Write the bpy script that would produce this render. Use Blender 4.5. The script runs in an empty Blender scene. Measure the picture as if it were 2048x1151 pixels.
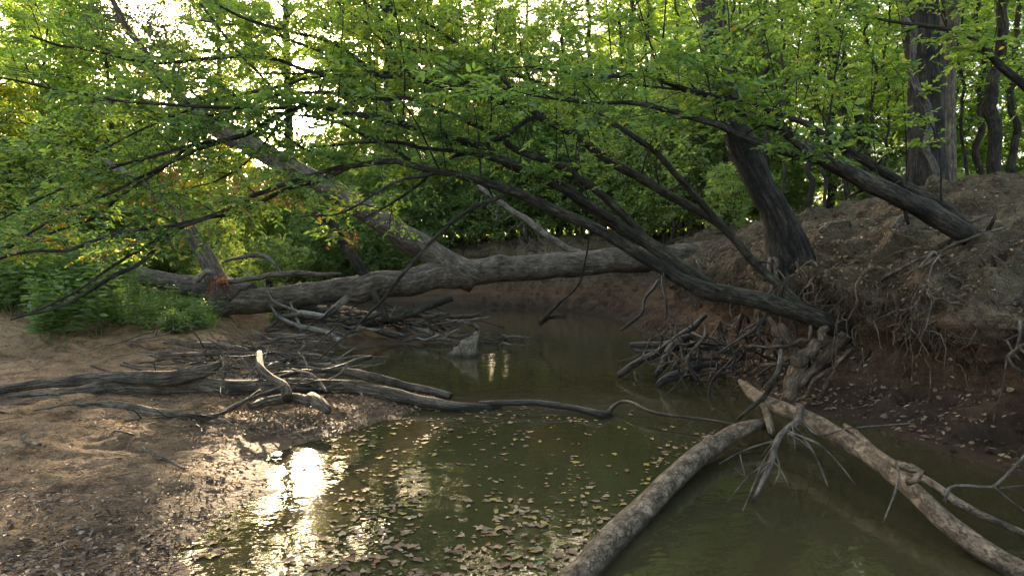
import bpy, math, random
import numpy as np
from mathutils import Vector
from mathutils.bvhtree import BVHTree
R = math.radians
rs = np.random.RandomState(7); random.seed(7)
C = bpy.context.scene.collection
scene = bpy.context.scene

# ---------------------------------------------------------------- camera, sky, sun, exposure
CAMH = 1.5; FPX = 1365.0; HOR = 540.0; CX = 1024.0
cam_d = bpy.data.cameras.new('camera'); cam = bpy.data.objects.new('camera', cam_d); C.objects.link(cam)
cam.location = (0, 0, CAMH); cam.rotation_euler = (R(90), 0, 0)
cam_d.sensor_width = 36; cam_d.lens = 36 * FPX / 2048; cam_d.shift_y = -(575.5 - HOR) / 2048
cam_d.clip_start = 0.05; cam_d.clip_end = 500
scene.camera = cam
SUN_EL, SUN_AZ = 16.0, -16.7        # azimuth from +Y, negative to the left
w = bpy.data.worlds.new('World'); scene.world = w; w.use_nodes = True
nt = w.node_tree; bg = nt.nodes['Background']
sky = nt.nodes.new('ShaderNodeTexSky'); sky.sky_type = 'NISHITA'; sky.sun_disc = False
sky.sun_elevation = R(SUN_EL); sky.sun_rotation = R(SUN_AZ); sky.dust_density = 3.5; sky.air_density = .75; sky.ozone_density = .6
wb = nt.nodes.new('ShaderNodeMix'); wb.data_type = 'RGBA'; wb.blend_type = 'MULTIPLY'; wb.inputs[0].default_value = 1; wb.inputs[7].default_value = (1.06, .98, .84, 1)   # the camera's warm daylight balance
nt.links.new(sky.outputs[0], wb.inputs[6]); nt.links.new(wb.outputs[2], bg.inputs[0]); bg.inputs[1].default_value = 0.15
sl = bpy.data.lights.new('sun', 'SUN'); sl.energy = 3.3; sl.angle = R(0.6); sl.color = (1, .76, .48)
sun = bpy.data.objects.new('sun', sl); C.objects.link(sun)
sd = Vector((math.sin(R(SUN_AZ)) * math.cos(R(SUN_EL)), math.cos(R(SUN_AZ)) * math.cos(R(SUN_EL)), math.sin(R(SUN_EL))))
sun.rotation_euler = sd.to_track_quat('Z', 'Y').to_euler(); sun.location = sd * 60
scene.view_settings.view_transform = 'Standard'; scene.view_settings.look = 'None'
scene.view_settings.exposure = 2.95; scene.view_settings.gamma = 1
scene.cycles.max_bounces = 10; scene.cycles.diffuse_bounces = 6; scene.cycles.glossy_bounces = 3
scene.cycles.transmission_bounces = 8; scene.cycles.caustics_reflective = False; scene.cycles.caustics_refractive = False
scene.cycles.use_denoising = True; scene.cycles.sample_clamp_indirect = 6

# ---------------------------------------------------------------- helpers
def P(px, py, d):
    return np.array([(px - CX) / FPX * d, d, CAMH - (py - HOR) / FPX * d])
def PZ(px, py, z=0.0):
    return P(px, py, (CAMH - z) * FPX / (py - HOR))
def norm(v, eps=1e-9):
    v = np.asarray(v, float); return v / (np.linalg.norm(v, axis=-1, keepdims=True) + eps)
def _h(i, j, k):
    n = (i * 374761393 + j * 668265263 + k * 1274126177) & 0xffffffff
    n = ((n ^ (n >> 13)) * 1274126177) & 0xffffffff
    return ((n ^ (n >> 16)) & 0xffff) / 65535.0
def vnoise(p):
    p = np.asarray(p, float); i = np.floor(p).astype(np.int64); f = p - i; f = f * f * (3 - 2 * f)
    r = 0
    for a in (0, 1):
        for b in (0, 1):
            for c in (0, 1):
                wt = (f[..., 0] if a else 1 - f[..., 0]) * (f[..., 1] if b else 1 - f[..., 1]) * (f[..., 2] if c else 1 - f[..., 2])
                r = r + wt * _h(i[..., 0] + a, i[..., 1] + b, i[..., 2] + c)
    return r * 2 - 1
def fbm(p, o=4, g=.5):
    p = np.asarray(p, float); r = 0; a = 1
    for k in range(o):
        r = r + a * vnoise(p * (2 ** k) + 17.3 * k); a *= g
    return r
def sstep(x): x = np.clip(x, 0, 1); return x * x * (3 - 2 * x)

class Geo:
    """collects vertices, faces and two attributes, and links them as one mesh object"""
    def __init__(s): s.V = []; s.F = []; s.A = []; s.T = []; s.n = 0
    def add(s, V, Fs, bk=None, tint=None):
        V = np.asarray(V, float)
        s.V.append(V); s.A.append(np.asarray(bk, float) if bk is not None else V)
        s.T.append(np.asarray(tint, float) if tint is not None else np.zeros(len(V)))
        for F in Fs:
            if len(F): s.F.append(np.asarray(F, np.int64) + s.n)
        s.n += len(V); return s
    def build(s, name, mat, parent=None, smooth=True, origin=None):
        me = bpy.data.meshes.new(name)
        V = np.concatenate(s.V); A = np.concatenate(s.A); T = np.concatenate(s.T)
        if parent is not None: org = np.array(parent.get('_org', (0, 0, 0)), float)
        elif origin is not None: org = np.array(origin, float)
        else: org = np.zeros(3)
        me.vertices.add(len(V)); me.vertices.foreach_set('co', (V - org).astype(np.float32).ravel())
        nl = sum(f.size for f in s.F); npoly = sum(len(f) for f in s.F)
        me.loops.add(nl); me.polygons.add(npoly)
        me.loops.foreach_set('vertex_index', np.concatenate([f.ravel() for f in s.F]).astype(np.int32))
        tot = np.concatenate([np.full(len(f), f.shape[1]) for f in s.F])
        me.polygons.foreach_set('loop_start', (np.cumsum(tot) - tot).astype(np.int32))
        me.polygons.foreach_set('use_smooth', np.full(npoly, smooth))
        a = me.attributes.new('bk', 'FLOAT_VECTOR', 'POINT'); a.data.foreach_set('vector', A.astype(np.float32).ravel())
        a = me.attributes.new('tint', 'FLOAT', 'POINT'); a.data.foreach_set('value', T.astype(np.float32))
        me.update(calc_edges=True); me.materials.append(mat)
        o = bpy.data.objects.new(name, me); C.objects.link(o)
        if parent is not None: o.parent = parent; o['_org'] = tuple(org)
        else: o.location = org; o['_org'] = tuple(org)
        return o
def tag(o, label=None, cat=None, group=None, kind=None):
    if label: o['label'] = label
    if cat: o['category'] = cat
    if group: o['group'] = group
    if kind: o['kind'] = kind
    return o
def thing(name, loc, label, cat, group=None):
    o = bpy.data.objects.new(name, None); C.objects.link(o); o.location = loc; o['_org'] = tuple(loc)
    o.empty_display_size = .2
    return tag(o, label, cat, group)
def copy_tree(o, parent=None, loc=None, rz=0, sc=1.0, label=None, rot=None):
    c = o.copy(); C.objects.link(c); c.parent = parent
    if loc is not None:
        c.location = loc; c.rotation_euler = rot if rot else (0, 0, rz); c.scale = (sc, sc, sc)
    if label: c['label'] = label
    for ch in o.children: copy_tree(ch, c)
    return c

def spline(pts, n):
    pts = np.asarray(pts, float)
    if len(pts) < 3:
        t = np.linspace(0, 1, n)[:, None]; return pts[0] * (1 - t) + pts[-1] * t
    p = np.vstack([2 * pts[0] - pts[1], pts, 2 * pts[-1] - pts[-2]])
    L = np.concatenate([[0], np.cumsum(np.linalg.norm(np.diff(pts[:, :3], axis=0), axis=1))])
    s = np.linspace(0, L[-1], n); k = np.clip(np.searchsorted(L, s, 'right') - 1, 0, len(pts) - 2)
    t = ((s - L[k]) / np.maximum(L[k + 1] - L[k], 1e-9))[:, None]
    a, b, c, d = p[k], p[k + 1], p[k + 2], p[k + 3]
    return .5 * (2 * b + (c - a) * t + (2 * a - 5 * b + 4 * c - d) * t * t + (3 * b - a - 3 * c + d) * t ** 3)
def tube(g, pts, rad, ns=8, lump=0., jag=0., seed=0, cap=True, knots=0, tint=0., flat=1.0):
    """tapering tube through pts with per-vertex bark displacement"""
    pts = np.asarray(pts, float); m = len(pts); rad = np.broadcast_to(np.asarray(rad, float), (m,))
    T = norm(np.gradient(pts, axis=0)); ref = np.array([0, 0, 1.]) if abs(T[0, 2]) < .9 else np.array([1., 0, 0])
    N = np.zeros((m, 3)); n = norm(np.cross(T[0], ref))
    for i in range(m):
        n = norm(n - T[i] * np.dot(n, T[i])); N[i] = n
    B = np.cross(T, N); th = np.arange(ns) / ns * 2 * math.pi
    ln = np.concatenate([[0], np.cumsum(np.linalg.norm(np.diff(pts, axis=0), axis=1))])
    bk = np.stack([np.cos(th)[None] * rad[:, None] + seed * 3.1, np.sin(th)[None] * rad[:, None] + seed, np.repeat(ln[:, None], ns, 1)], -1)
    r = np.repeat(rad[:, None], ns, 1)
    if lump:
        ridge = fbm(bk * np.array([9, 9, 1.3]) / max(rad.max(), .02) * .12 + seed, 3)
        big = fbm(bk * np.array([1, 1, 1.]) / max(rad.max(), .02) * .35 + 31 + seed, 2)
        r = r * (1 + lump * ridge + lump * 1.1 * big)
    for q in range(knots):
        rk = np.random.RandomState(seed * 77 + q); li = rk.uniform(.1, .9) * ln[-1]; ti = rk.uniform(0, 6.28)
        dd = (((ln[:, None] - li) / (rad.max() * .7)) ** 2 + (np.angle(np.exp(1j * (th[None] - ti))) / .5) ** 2)
        r = r + rad[:, None] * .35 * np.exp(-dd)
    V = pts[:, None] + (N[:, None] * np.cos(th)[None, :, None] + B[:, None] * np.sin(th)[None, :, None] * flat) * r[..., None]
    if jag:
        rj = np.random.RandomState(seed + 5)
        V[-1] += T[-1] * (rj.uniform(-.2, 1, (ns, 1)) * jag); V[0] -= T[0] * (rj.uniform(-.2, 1, (ns, 1)) * jag * .6)
    V = V.reshape(-1, 3); bk = bk.reshape(-1, 3)
    i = np.arange(m - 1)[:, None] * ns; j = np.arange(ns)[None]; j2 = (j + 1) % ns
    Q = np.stack([i + j, i + j2, i + ns + j2, i + ns + j], -1).reshape(-1, 4)
    Fs = [Q]
    if cap:
        V = np.vstack([V, pts[0], pts[-1] - T[-1] * (jag * .2)]); bk = np.vstack([bk, bk[0] * 0, bk[-1]])
        a = np.arange(ns); b = (a + 1) % ns; o = (m - 1) * ns
        Fs.append(np.stack([b, a, np.full(ns, m * ns)], -1)); Fs.append(np.stack([o + a, o + b, np.full(ns, m * ns + 1)], -1))
    g.add(V, Fs, bk, np.full(len(V), tint))
    return pts
def path(ptl, n=None, wob=.0, seed=0):
    """ptl: list of (xyz, radius) -> smooth points and radii"""
    a = np.array([list(p) + [r] for p, r in ptl], float)
    L = np.linalg.norm(np.diff(a[:, :3], axis=0), axis=1).sum()
    n = n or int(max(6, L / max(a[:, 3].mean() * 1.2, .05)))
    n = min(n, 160)
    s = spline(a, n); q = s[:, :3]; r = np.maximum(s[:, 3], .0015)
    if wob:
        o = np.stack([fbm(q * 1.7 + seed + k * 9, 2) for k in range(3)], -1); e = np.minimum(np.linspace(0, 6, n), 1)[:, None]
        q = q + o * wob * e
    return q, r
def pxpath(lst, wscale=1.0, **k):
    """lst: (px, py, depth, width in px)"""
    return path([(P(x, y, d), wd * .5 / FPX * d * wscale) for x, y, d, wd in lst], **k)
def cones(g, S, E, r0, r1, mid=None, tint=0.):
    """many thin 3-sided twigs at once"""
    S = np.asarray(S); E = np.asarray(E); n = len(S)
    if n == 0: return
    D = norm(E - S); ref = np.where(np.abs(D[:, 2:3]) < .9, np.array([[0, 0, 1.]]), np.array([[1., 0, 0]]))
    A = norm(np.cross(D, ref)); B = np.cross(D, A); r0 = np.broadcast_to(r0, (n,)); r1 = np.broadcast_to(r1, (n,))
    M = (S + E) / 2 if mid is None else mid
    rings = []
    for c, r in ((S, r0), (M, (r0 + r1) / 2), (E, r1)):
        for k in range(3):
            t = k * 2.0944; rings.append(c + (A * math.cos(t) + B * math.sin(t)) * r[:, None])
    V = np.stack(rings, 1)
    base = (np.arange(n) * 9)[:, None]
    Q = [np.stack([base[:, 0] + a * 3 + k, base[:, 0] + a * 3 + (k + 1) % 3, base[:, 0] + a * 3 + 3 + (k + 1) % 3, base[:, 0] + a * 3 + 3 + k], -1) for a in (0, 1) for k in range(3)]
    g.add(V.reshape(-1, 3), [np.concatenate(Q)], None, np.full(n * 9, tint))
T_NEAR = np.array([(0, 0, 0), (.3, .46, .14), (.7, .38, .06), (1, 0, -.1), (.7, -.38, .06), (.3, -.46, .14)])
Q_NEAR = np.array([(0, 1, 2, 3), (0, 3, 4, 5)])
T_FAR = np.array([(0, 0, 0), (.45, .5, .1), (1, 0, -.1), (.45, -.5, .1)]); Q_FAR = np.array([(0, 1, 2, 3)])
def leaves(g, Pt, D, Nn, L, wr=.5, near=True, tint=None):
    n = len(Pt)
    if n == 0: return
    D = norm(D); S = norm(np.cross(D, Nn)); U = np.cross(S, D); L = np.broadcast_to(L, (n,)); wr = np.broadcast_to(wr, (n,))
    T, Q = (T_NEAR, Q_NEAR) if near else (T_FAR, Q_FAR)
    V = Pt[:, None] + L[:, None, None] * (D[:, None] * T[None, :, 0:1] + S[:, None] * (T[None, :, 1:2] * wr[:, None, None]) + U[:, None] * (T[None, :, 2:3] * wr[:, None, None] * 1.2))
    F = (np.arange(n)[:, None, None] * len(T) + Q[None]).reshape(-1, 4)
    t = rs.uniform(0, 1, n) if tint is None else np.broadcast_to(tint, (n,))
    g.add(V.reshape(-1, 3), [F], None, np.repeat(t, len(T)))
def rdir(n, up=0., k=1.):
    v = rs.normal(size=(n, 3)) * k; v[:, 2] += up; return norm(v)
def twig_leaves(gw, gl, S, D, L, per, leafL, near=True, wr=.5, tw=.0022, flat=.75, tint=None, droop=.12, start=.08, leafvar=.4, tshift=None):
    """twigs at S along D of length L, leaves alternating along each, held in flat sprays"""
    n = len(S)
    if n == 0: return
    D = norm(D); L = np.broadcast_to(L, (n,)); E = S + D * L[:, None]; E[:, 2] -= L * droop
    M = (S + E) / 2; M[:, 2] += L * droop * .35
    if gw is not None: cones(gw, S, E, tw, tw * .5, M)
    k = np.arange(per); t = start + (1 - start) * (k + .5) / per
    t = t[None] + rs.uniform(-.4, .4, (n, per)) / per; t = np.clip(t, 0, 1)[..., None]
    Pt = (1 - t) ** 2 * S[:, None] + 2 * t * (1 - t) * M[:, None] + t * t * E[:, None]
    up = norm(np.array([0, 0, 1.]) + rs.normal(size=(n, 3)) * (1 - flat) * 1.1)
    side = norm(np.cross(D, up)); sgn = np.where((k % 2) == 0, 1, -1)[None, :, None]
    ld = norm(D[:, None] * rs.uniform(.4, .9, (n, per, 1)) + side[:, None] * sgn * rs.uniform(.6, 1., (n, per, 1)) + rs.normal(size=(n, per, 3)) * .22 + np.array([0, 0, -.12]))
    ln = norm(up[:, None] + rs.normal(size=(n, per, 3)) * .35)
    LL = leafL * (1 + rs.uniform(-leafvar, leafvar, (n, per))) * rs.uniform(.75, 1.25, (n, 1))
    if tint is None:
        tt = rs.uniform(0, 1, (n, 1)) * .45 + rs.uniform(0, 1, (n, per)) * .45
        yel = rs.uniform(0, 1, (n, per)) > .993; tt = np.where(yel, rs.uniform(.9, 1, (n, per)), tt)
    else: tt = np.clip(tint + rs.uniform(-.2, .2, (n, per)), 0, 1)
    if tint is None: tt = np.where(tt < .89, np.clip(tt + .22 * vnoise(Pt * 1.1) + .14 * vnoise(Pt * 3.1 + 7), 0, .89), tt)
    if tshift is not None: tt = np.clip(tt + tshift(Pt), 0, 1)
    leaves(gl, Pt.reshape(-1, 3), ld.reshape(-1, 3), ln.reshape(-1, 3), LL.ravel(), wr, near, tt.ravel())
def branchlets(gw, gl, pts, rad, per_m, blen, t0=.0, t1=1., up=.25, out=None, twigs=12, tlen=.28, per=8, leafL=.06, sub=3, near=True, mask=None, br=.006, wr=.5, tshift=None, tw=.0022):
    """side branches off a stem, each with sub-branches and leafy twigs"""
    L = np.concatenate([[0], np.cumsum(np.linalg.norm(np.diff(pts, axis=0), axis=1))])
    n = int(L[-1] * (t1 - t0) * per_m)
    SS, DD, LLn = [], [], []
    for q in range(n):
        s = (t0 + (t1 - t0) * (q + rs.uniform()) / n) * L[-1]; i = min(np.searchsorted(L, s), len(pts) - 1); i = max(i, 1)
        p0 = pts[i - 1] + (pts[i] - pts[i - 1]) * ((s - L[i - 1]) / max(L[i] - L[i - 1], 1e-6))
        T = norm(pts[i] - pts[i - 1]); v = norm(rs.normal(size=3)); v = norm(v - T * v.dot(T)); v[2] = v[2] * .6 + up
        d = norm(T * rs.uniform(.3, .9) + v * .9); bl = blen * rs.uniform(.5, 1.3)
        jobs = [(p0, d, bl, br)]
        for k in range(sub):
            tt = rs.uniform(.25, .8); w_ = rs.normal(size=3); w_[2] *= .4
            jobs.append((p0 + d * bl * tt + np.array([0, 0, -.05 * bl * tt * tt]), norm(d * .8 + norm(w_) * .8), bl * .55 * rs.uniform(.7, 1.2), br * .55))
        for (a, dd, l, r_) in jobs:
            if mask is not None and not mask(a + dd * l * .6): continue
            e = a + dd * l + np.array([0, 0, -.12 * l]); m1 = a + dd * l * .5 + rs.normal(size=3) * l * .05 + np.array([0, 0, .02 * l])
            if r_ > .0035: tube(gw, spline([a, m1, e], 6), np.linspace(r_, r_ * .35, 6), 5, cap=False)
            else: cones(gw, a[None], e[None], r_, r_ * .5, m1[None])
            nt_ = max(3, int(twigs * l / blen)); t = np.linspace(.15, 1, nt_)[:, None]
            S = (1 - t) ** 2 * a + 2 * t * (1 - t) * m1 + t * t * e
            sd_ = norm(np.cross(dd, [0, 0, 1.])) * np.where(np.arange(nt_) % 2, 1, -1)[:, None]
            SS.append(S); DD.append(norm(dd * .7 + sd_ * .8 + rs.normal(size=(nt_, 3)) * .25)); LLn.append(tlen * rs.uniform(.5, 1.2, nt_) * (1.15 - .5 * t[:, 0]))
    if SS:
        S = np.concatenate(SS); D = np.concatenate(DD); Ln = np.concatenate(LLn)
        if mask is not None:
            ok = np.array([mask(s_) for s_ in S]); S, D, Ln = S[ok], D[ok], Ln[ok]
        twig_leaves(gw, gl, S, D, Ln, per, leafL, near, wr=wr, tshift=tshift, tw=tw)

# ---------------------------------------------------------------- materials
def new_mat(name):
    m = bpy.data.materials.new(name); m.use_nodes = True; t = m.node_tree
    return m, t, t.nodes['Principled BSDF'], t.nodes, t.links
def attr(t, name): a = t.nodes.new('ShaderNodeAttribute'); a.attribute_name = name; return a
def noise(t, vec, scale, detail=4, rough=.55, mapscale=None):
    n = t.nodes.new('ShaderNodeTexNoise'); n.inputs['Scale'].default_value = scale; n.inputs['Detail'].default_value = detail; n.inputs['Roughness'].default_value = rough
    if mapscale:
        mp = t.nodes.new('ShaderNodeMapping'); mp.inputs['Scale'].default_value = mapscale; t.links.new(vec, mp.inputs[0]); vec = mp.outputs[0]
    t.links.new(vec, n.inputs['Vector']); return n
def ramp(t, fac, stops, interp='LINEAR'):
    r = t.nodes.new('ShaderNodeValToRGB'); r.color_ramp.interpolation = interp; e = r.color_ramp.elements
    while len(e) < len(stops): e.new(.5)
    for x, (p, c) in zip(e, stops): x.position = p; x.color = (*c, 1)
    t.links.new(fac, r.inputs[0]); return r
def mixc(t, fac, a, b, mode='MIX'):
    m = t.nodes.new('ShaderNodeMix'); m.data_type = 'RGBA'; m.blend_type = mode
    for s, v in ((m.inputs[0], fac), (m.inputs[6], a), (m.inputs[7], b)):
        if isinstance(v, (int, float)): s.default_value = v
        elif isinstance(v, tuple): s.default_value = (*v, 1)
        else: t.links.new(v, s)
    return m.outputs[2]
def math_(t, op, a, b=0.):
    m = t.nodes.new('ShaderNodeMath'); m.operation = op
    for s, v in zip(m.inputs, (a, b)):
        if isinstance(v, (int, float)): s.default_value = v
        else: t.links.new(v, s)
    return m.outputs[0]
def bump(t, h, dist, strength=1., nrm=None):
    b = t.nodes.new('ShaderNodeBump'); b.inputs['Distance'].default_value = dist; b.inputs['Strength'].default_value = strength
    t.links.new(h, b.inputs['Height'])
    if nrm: t.links.new(nrm, b.inputs['Normal'])
    return b.outputs[0]

def leaf_mat(name, stops, trans=.45, bright=1.7, rough=.45, objvar=0.):
    m, t, b, N, Lk = new_mat(name); a = attr(t, 'tint'); fac = a.outputs['Fac']
    if objvar:
        oi = N.new('ShaderNodeObjectInfo'); fac = math_(t, 'ADD', fac, math_(t, 'MULTIPLY', math_(t, 'SUBTRACT', oi.outputs['Random'], .5), objvar))
    r = ramp(t, fac, stops); Lk.new(r.outputs[0], b.inputs['Base Color'])
    b.inputs['Roughness'].default_value = rough; b.inputs['Specular IOR Level'].default_value = .35
    tr = N.new('ShaderNodeBsdfTranslucent'); c2 = mixc(t, 1., r.outputs[0], (1.05 * bright, 1.12 * bright, .45 * bright), 'MULTIPLY'); Lk.new(c2, tr.inputs[0])
    mx = N.new('ShaderNodeMixShader'); mx.inputs[0].default_value = trans
    Lk.new(b.outputs[0], mx.inputs[1]); Lk.new(tr.outputs[0], mx.inputs[2]); Lk.new(mx.outputs[0], N['Material Output'].inputs[0]); return m
LG = [(0, (.05, .088, .04)), (.35, (.085, .138, .05)), (.7, (.15, .20, .06)), (.9, (.23, .26, .07)), (.95, (.36, .28, .06)), (1, (.28, .12, .05))]
LGB = [(0, (.055, .10, .034)), (.4, (.10, .16, .042)), (.8, (.18, .225, .05)), (1, (.28, .28, .06))]
M_leaf = leaf_mat('leaf_green', LG, .5, 2.3)
M_leafb = leaf_mat('leaf_background', LGB, .58, 2.6, .55, .35)
M_leafy = leaf_mat('leaf_yellowing_sunlit', [(0, (.12, .16, .03)), (.5, (.25, .26, .04)), (.8, (.42, .35, .05)), (1, (.5, .30, .05))], .55, 2.0)  # yellow stands partly for low sun in the leaves, put into their colour
M_shrub = leaf_mat('leaf_shrub', [(0, (.13, .19, .08)), (.6, (.21, .27, .10)), (1, (.30, .33, .11))], .5, 2.2, .5, .3)
M_weed = leaf_mat('leaf_weeds', [(0, (.08, .13, .045)), (.6, (.14, .20, .065)), (1, (.22, .27, .09))], .4, 1.8, .45, .2)
M_dead = leaf_mat('leaf_dead_red', [(0, (.12, .045, .03)), (.6, (.24, .09, .055)), (1, (.33, .16, .09))], .3, 1.3, .7)
M_litter = leaf_mat('leaf_litter', [(0, (.07, .045, .03)), (.4, (.15, .09, .055)), (.75, (.26, .17, .10)), (1, (.42, .33, .22))], .08, 1., .6)
M_float = leaf_mat('leaf_floating', [(0, (.10, .055, .033)), (.4, (.17, .10, .055)), (.75, (.26, .17, .095)), (.86, (.31, .22, .13)), (.9, (.30, .23, .05)), (.95, (.24, .085, .035)), (1, (.13, .17, .09))], .05, 1., .8)

def bark(name, dark, mid, light, su=14, sv=2.2, bd=.012, rough=.85, moss=0., mossc=(.06, .08, .03), patch=0., patchc=(.4, .4, .37), crack=.5, bl=.35, wet=True):
    m, t, b, N, Lk = new_mat(name); v = attr(t, 'bk').outputs['Vector']
    n1 = noise(t, v, 2.2, 6, .68, (su, su, sv)); n2 = noise(t, v, 3.1, 5, .65); n3 = noise(t, v, 95, 3, .6, (1, 1, .4))
    r = ramp(t, n1.outputs[0], [(.36, dark), (.5, mid), (.64, light)])
    blot = ramp(t, n2.outputs[0], [(.38, (bl,) * 3), (.55, (.9,) * 3), (.7, (1.25,) * 3)])
    c = mixc(t, 1., r.outputs[0], blot.outputs[0], 'MULTIPLY')
    c = mixc(t, .6, c, ramp(t, n3.outputs[0], [(.3, (.15,) * 3), (.7, (.85,) * 3)]).outputs[0], 'OVERLAY')
    n6 = noise(t, v, 1.3, 5, .7, (su * 1.4, su * 1.4, sv * 1.2)); ck = math_(t, 'ABSOLUTE', math_(t, 'SUBTRACT', n6.outputs[0], .5))
    ckf = ramp(t, ck, [(0, (1, 1, 1)), (.022, (0, 0, 0))]); c = mixc(t, math_(t, 'MULTIPLY', ckf.outputs[0], crack), c, tuple(x * .5 for x in dark))
    if patch:
        n4 = noise(t, v, 13, 5, .7, (1, 1, .4)); f = ramp(t, n4.outputs[0], [(.66 - patch * .3, (0, 0, 0)), (.70 - patch * .3, (1, 1, 1))])
        c = mixc(t, math_(t, 'MULTIPLY', f.outputs[0], .75), c, patchc)
    if moss:
        g = N.new('ShaderNodeNewGeometry'); sp = N.new('ShaderNodeSeparateXYZ'); Lk.new(g.outputs['Normal'], sp.inputs[0])
        n5 = noise(t, v, 3.3, 5, .7); f = math_(t, 'MULTIPLY', math_(t, 'ADD', sp.outputs[2], .35), n5.outputs[0])
        f = ramp(t, f, [(.35, (0, 0, 0)), (.65, (moss,) * 3)]); c = mixc(t, f.outputs[0], c, mossc)
    g2 = N.new('ShaderNodeNewGeometry'); sp2 = N.new('ShaderNodeSeparateXYZ'); Lk.new(g2.outputs['Position'], sp2.inputs[0])
    wz = N.new('ShaderNodeMapRange'); wz.inputs[1].default_value = .0; wz.inputs[2].default_value = .07; wz.inputs[3].default_value = .85; wz.inputs[4].default_value = 0.; Lk.new(math_(t, 'SUBTRACT', sp2.outputs[2], math_(t, 'MULTIPLY', n2.outputs[0], .05)), wz.inputs[0])
    c = mixc(t, wz.outputs[0], c, (.022, .018, .012))
    Lk.new(c, b.inputs['Base Color']); b.inputs['Roughness'].default_value = rough; b.inputs['Specular IOR Level'].default_value = .25
    h = math_(t, 'SUBTRACT', math_(t, 'ADD', n1.outputs[0], math_(t, 'MULTIPLY', n3.outputs[0], .35)), math_(t, 'MULTIPLY', ckf.outputs[0], .5))
    Lk.new(bump(t, h, bd * 2), b.inputs['Normal']); return m
M_bk_dark = bark('bark_dark', (.018, .013, .009), (.05, .038, .026), (.10, .08, .056), 16, 3, .01, moss=.5, mossc=(.055, .06, .03))
M_bk_big = bark('bark_standing', (.018, .014, .010), (.048, .038, .028), (.095, .078, .06), 10, 1.2, .03, moss=.25)
M_bk_grey = bark('bark_fallen', (.06, .045, .032), (.135, .10, .07), (.215, .165, .12), 9, 2.2, .010, crack=.3, bl=.6, patch=.06, patchc=(.36, .33, .28))
M_bk_pale = bark('bark_pale', (.05, .042, .033), (.12, .10, .08), (.20, .17, .14), 8, 2, .008, patch=.2, patchc=(.24, .22, .18))
M_bk_log = bark('bark_tan_log', (.07, .046, .028), (.18, .125, .078), (.31, .23, .15), 8, 4.5, .007, rough=.75, patch=.02, patchc=(.07, .045, .03), bl=.8, crack=.7)
M_bk_drift = bark('driftwood', (.05, .036, .025), (.15, .11, .075), (.29, .225, .16), 26, 1.6, .012, rough=.75)
M_bk_stick = bark('dead_stick', (.06, .045, .035), (.14, .11, .08), (.26, .21, .16), 20, 4, .003)
M_bk_wet = bark('wet_stick', (.018, .014, .010), (.045, .036, .027), (.085, .068, .05), 20, 4, .004, rough=.5)
M_bk_white = bark('bleached_stick', (.14, .115, .085), (.25, .21, .165), (.38, .33, .27), 20, 4, .003)
M_bk_snag = bark('snag_wood', (.12, .09, .06), (.30, .24, .17), (.46, .39, .30), 22, 5, .012)
M_root = bark('root', (.05, .033, .02), (.125, .085, .052), (.23, .165, .105), 22, 4, .003)
M_wood = bark('distant_bark', (.03, .025, .02), (.07, .058, .045), (.13, .11, .09), 6, 1, .02)

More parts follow.
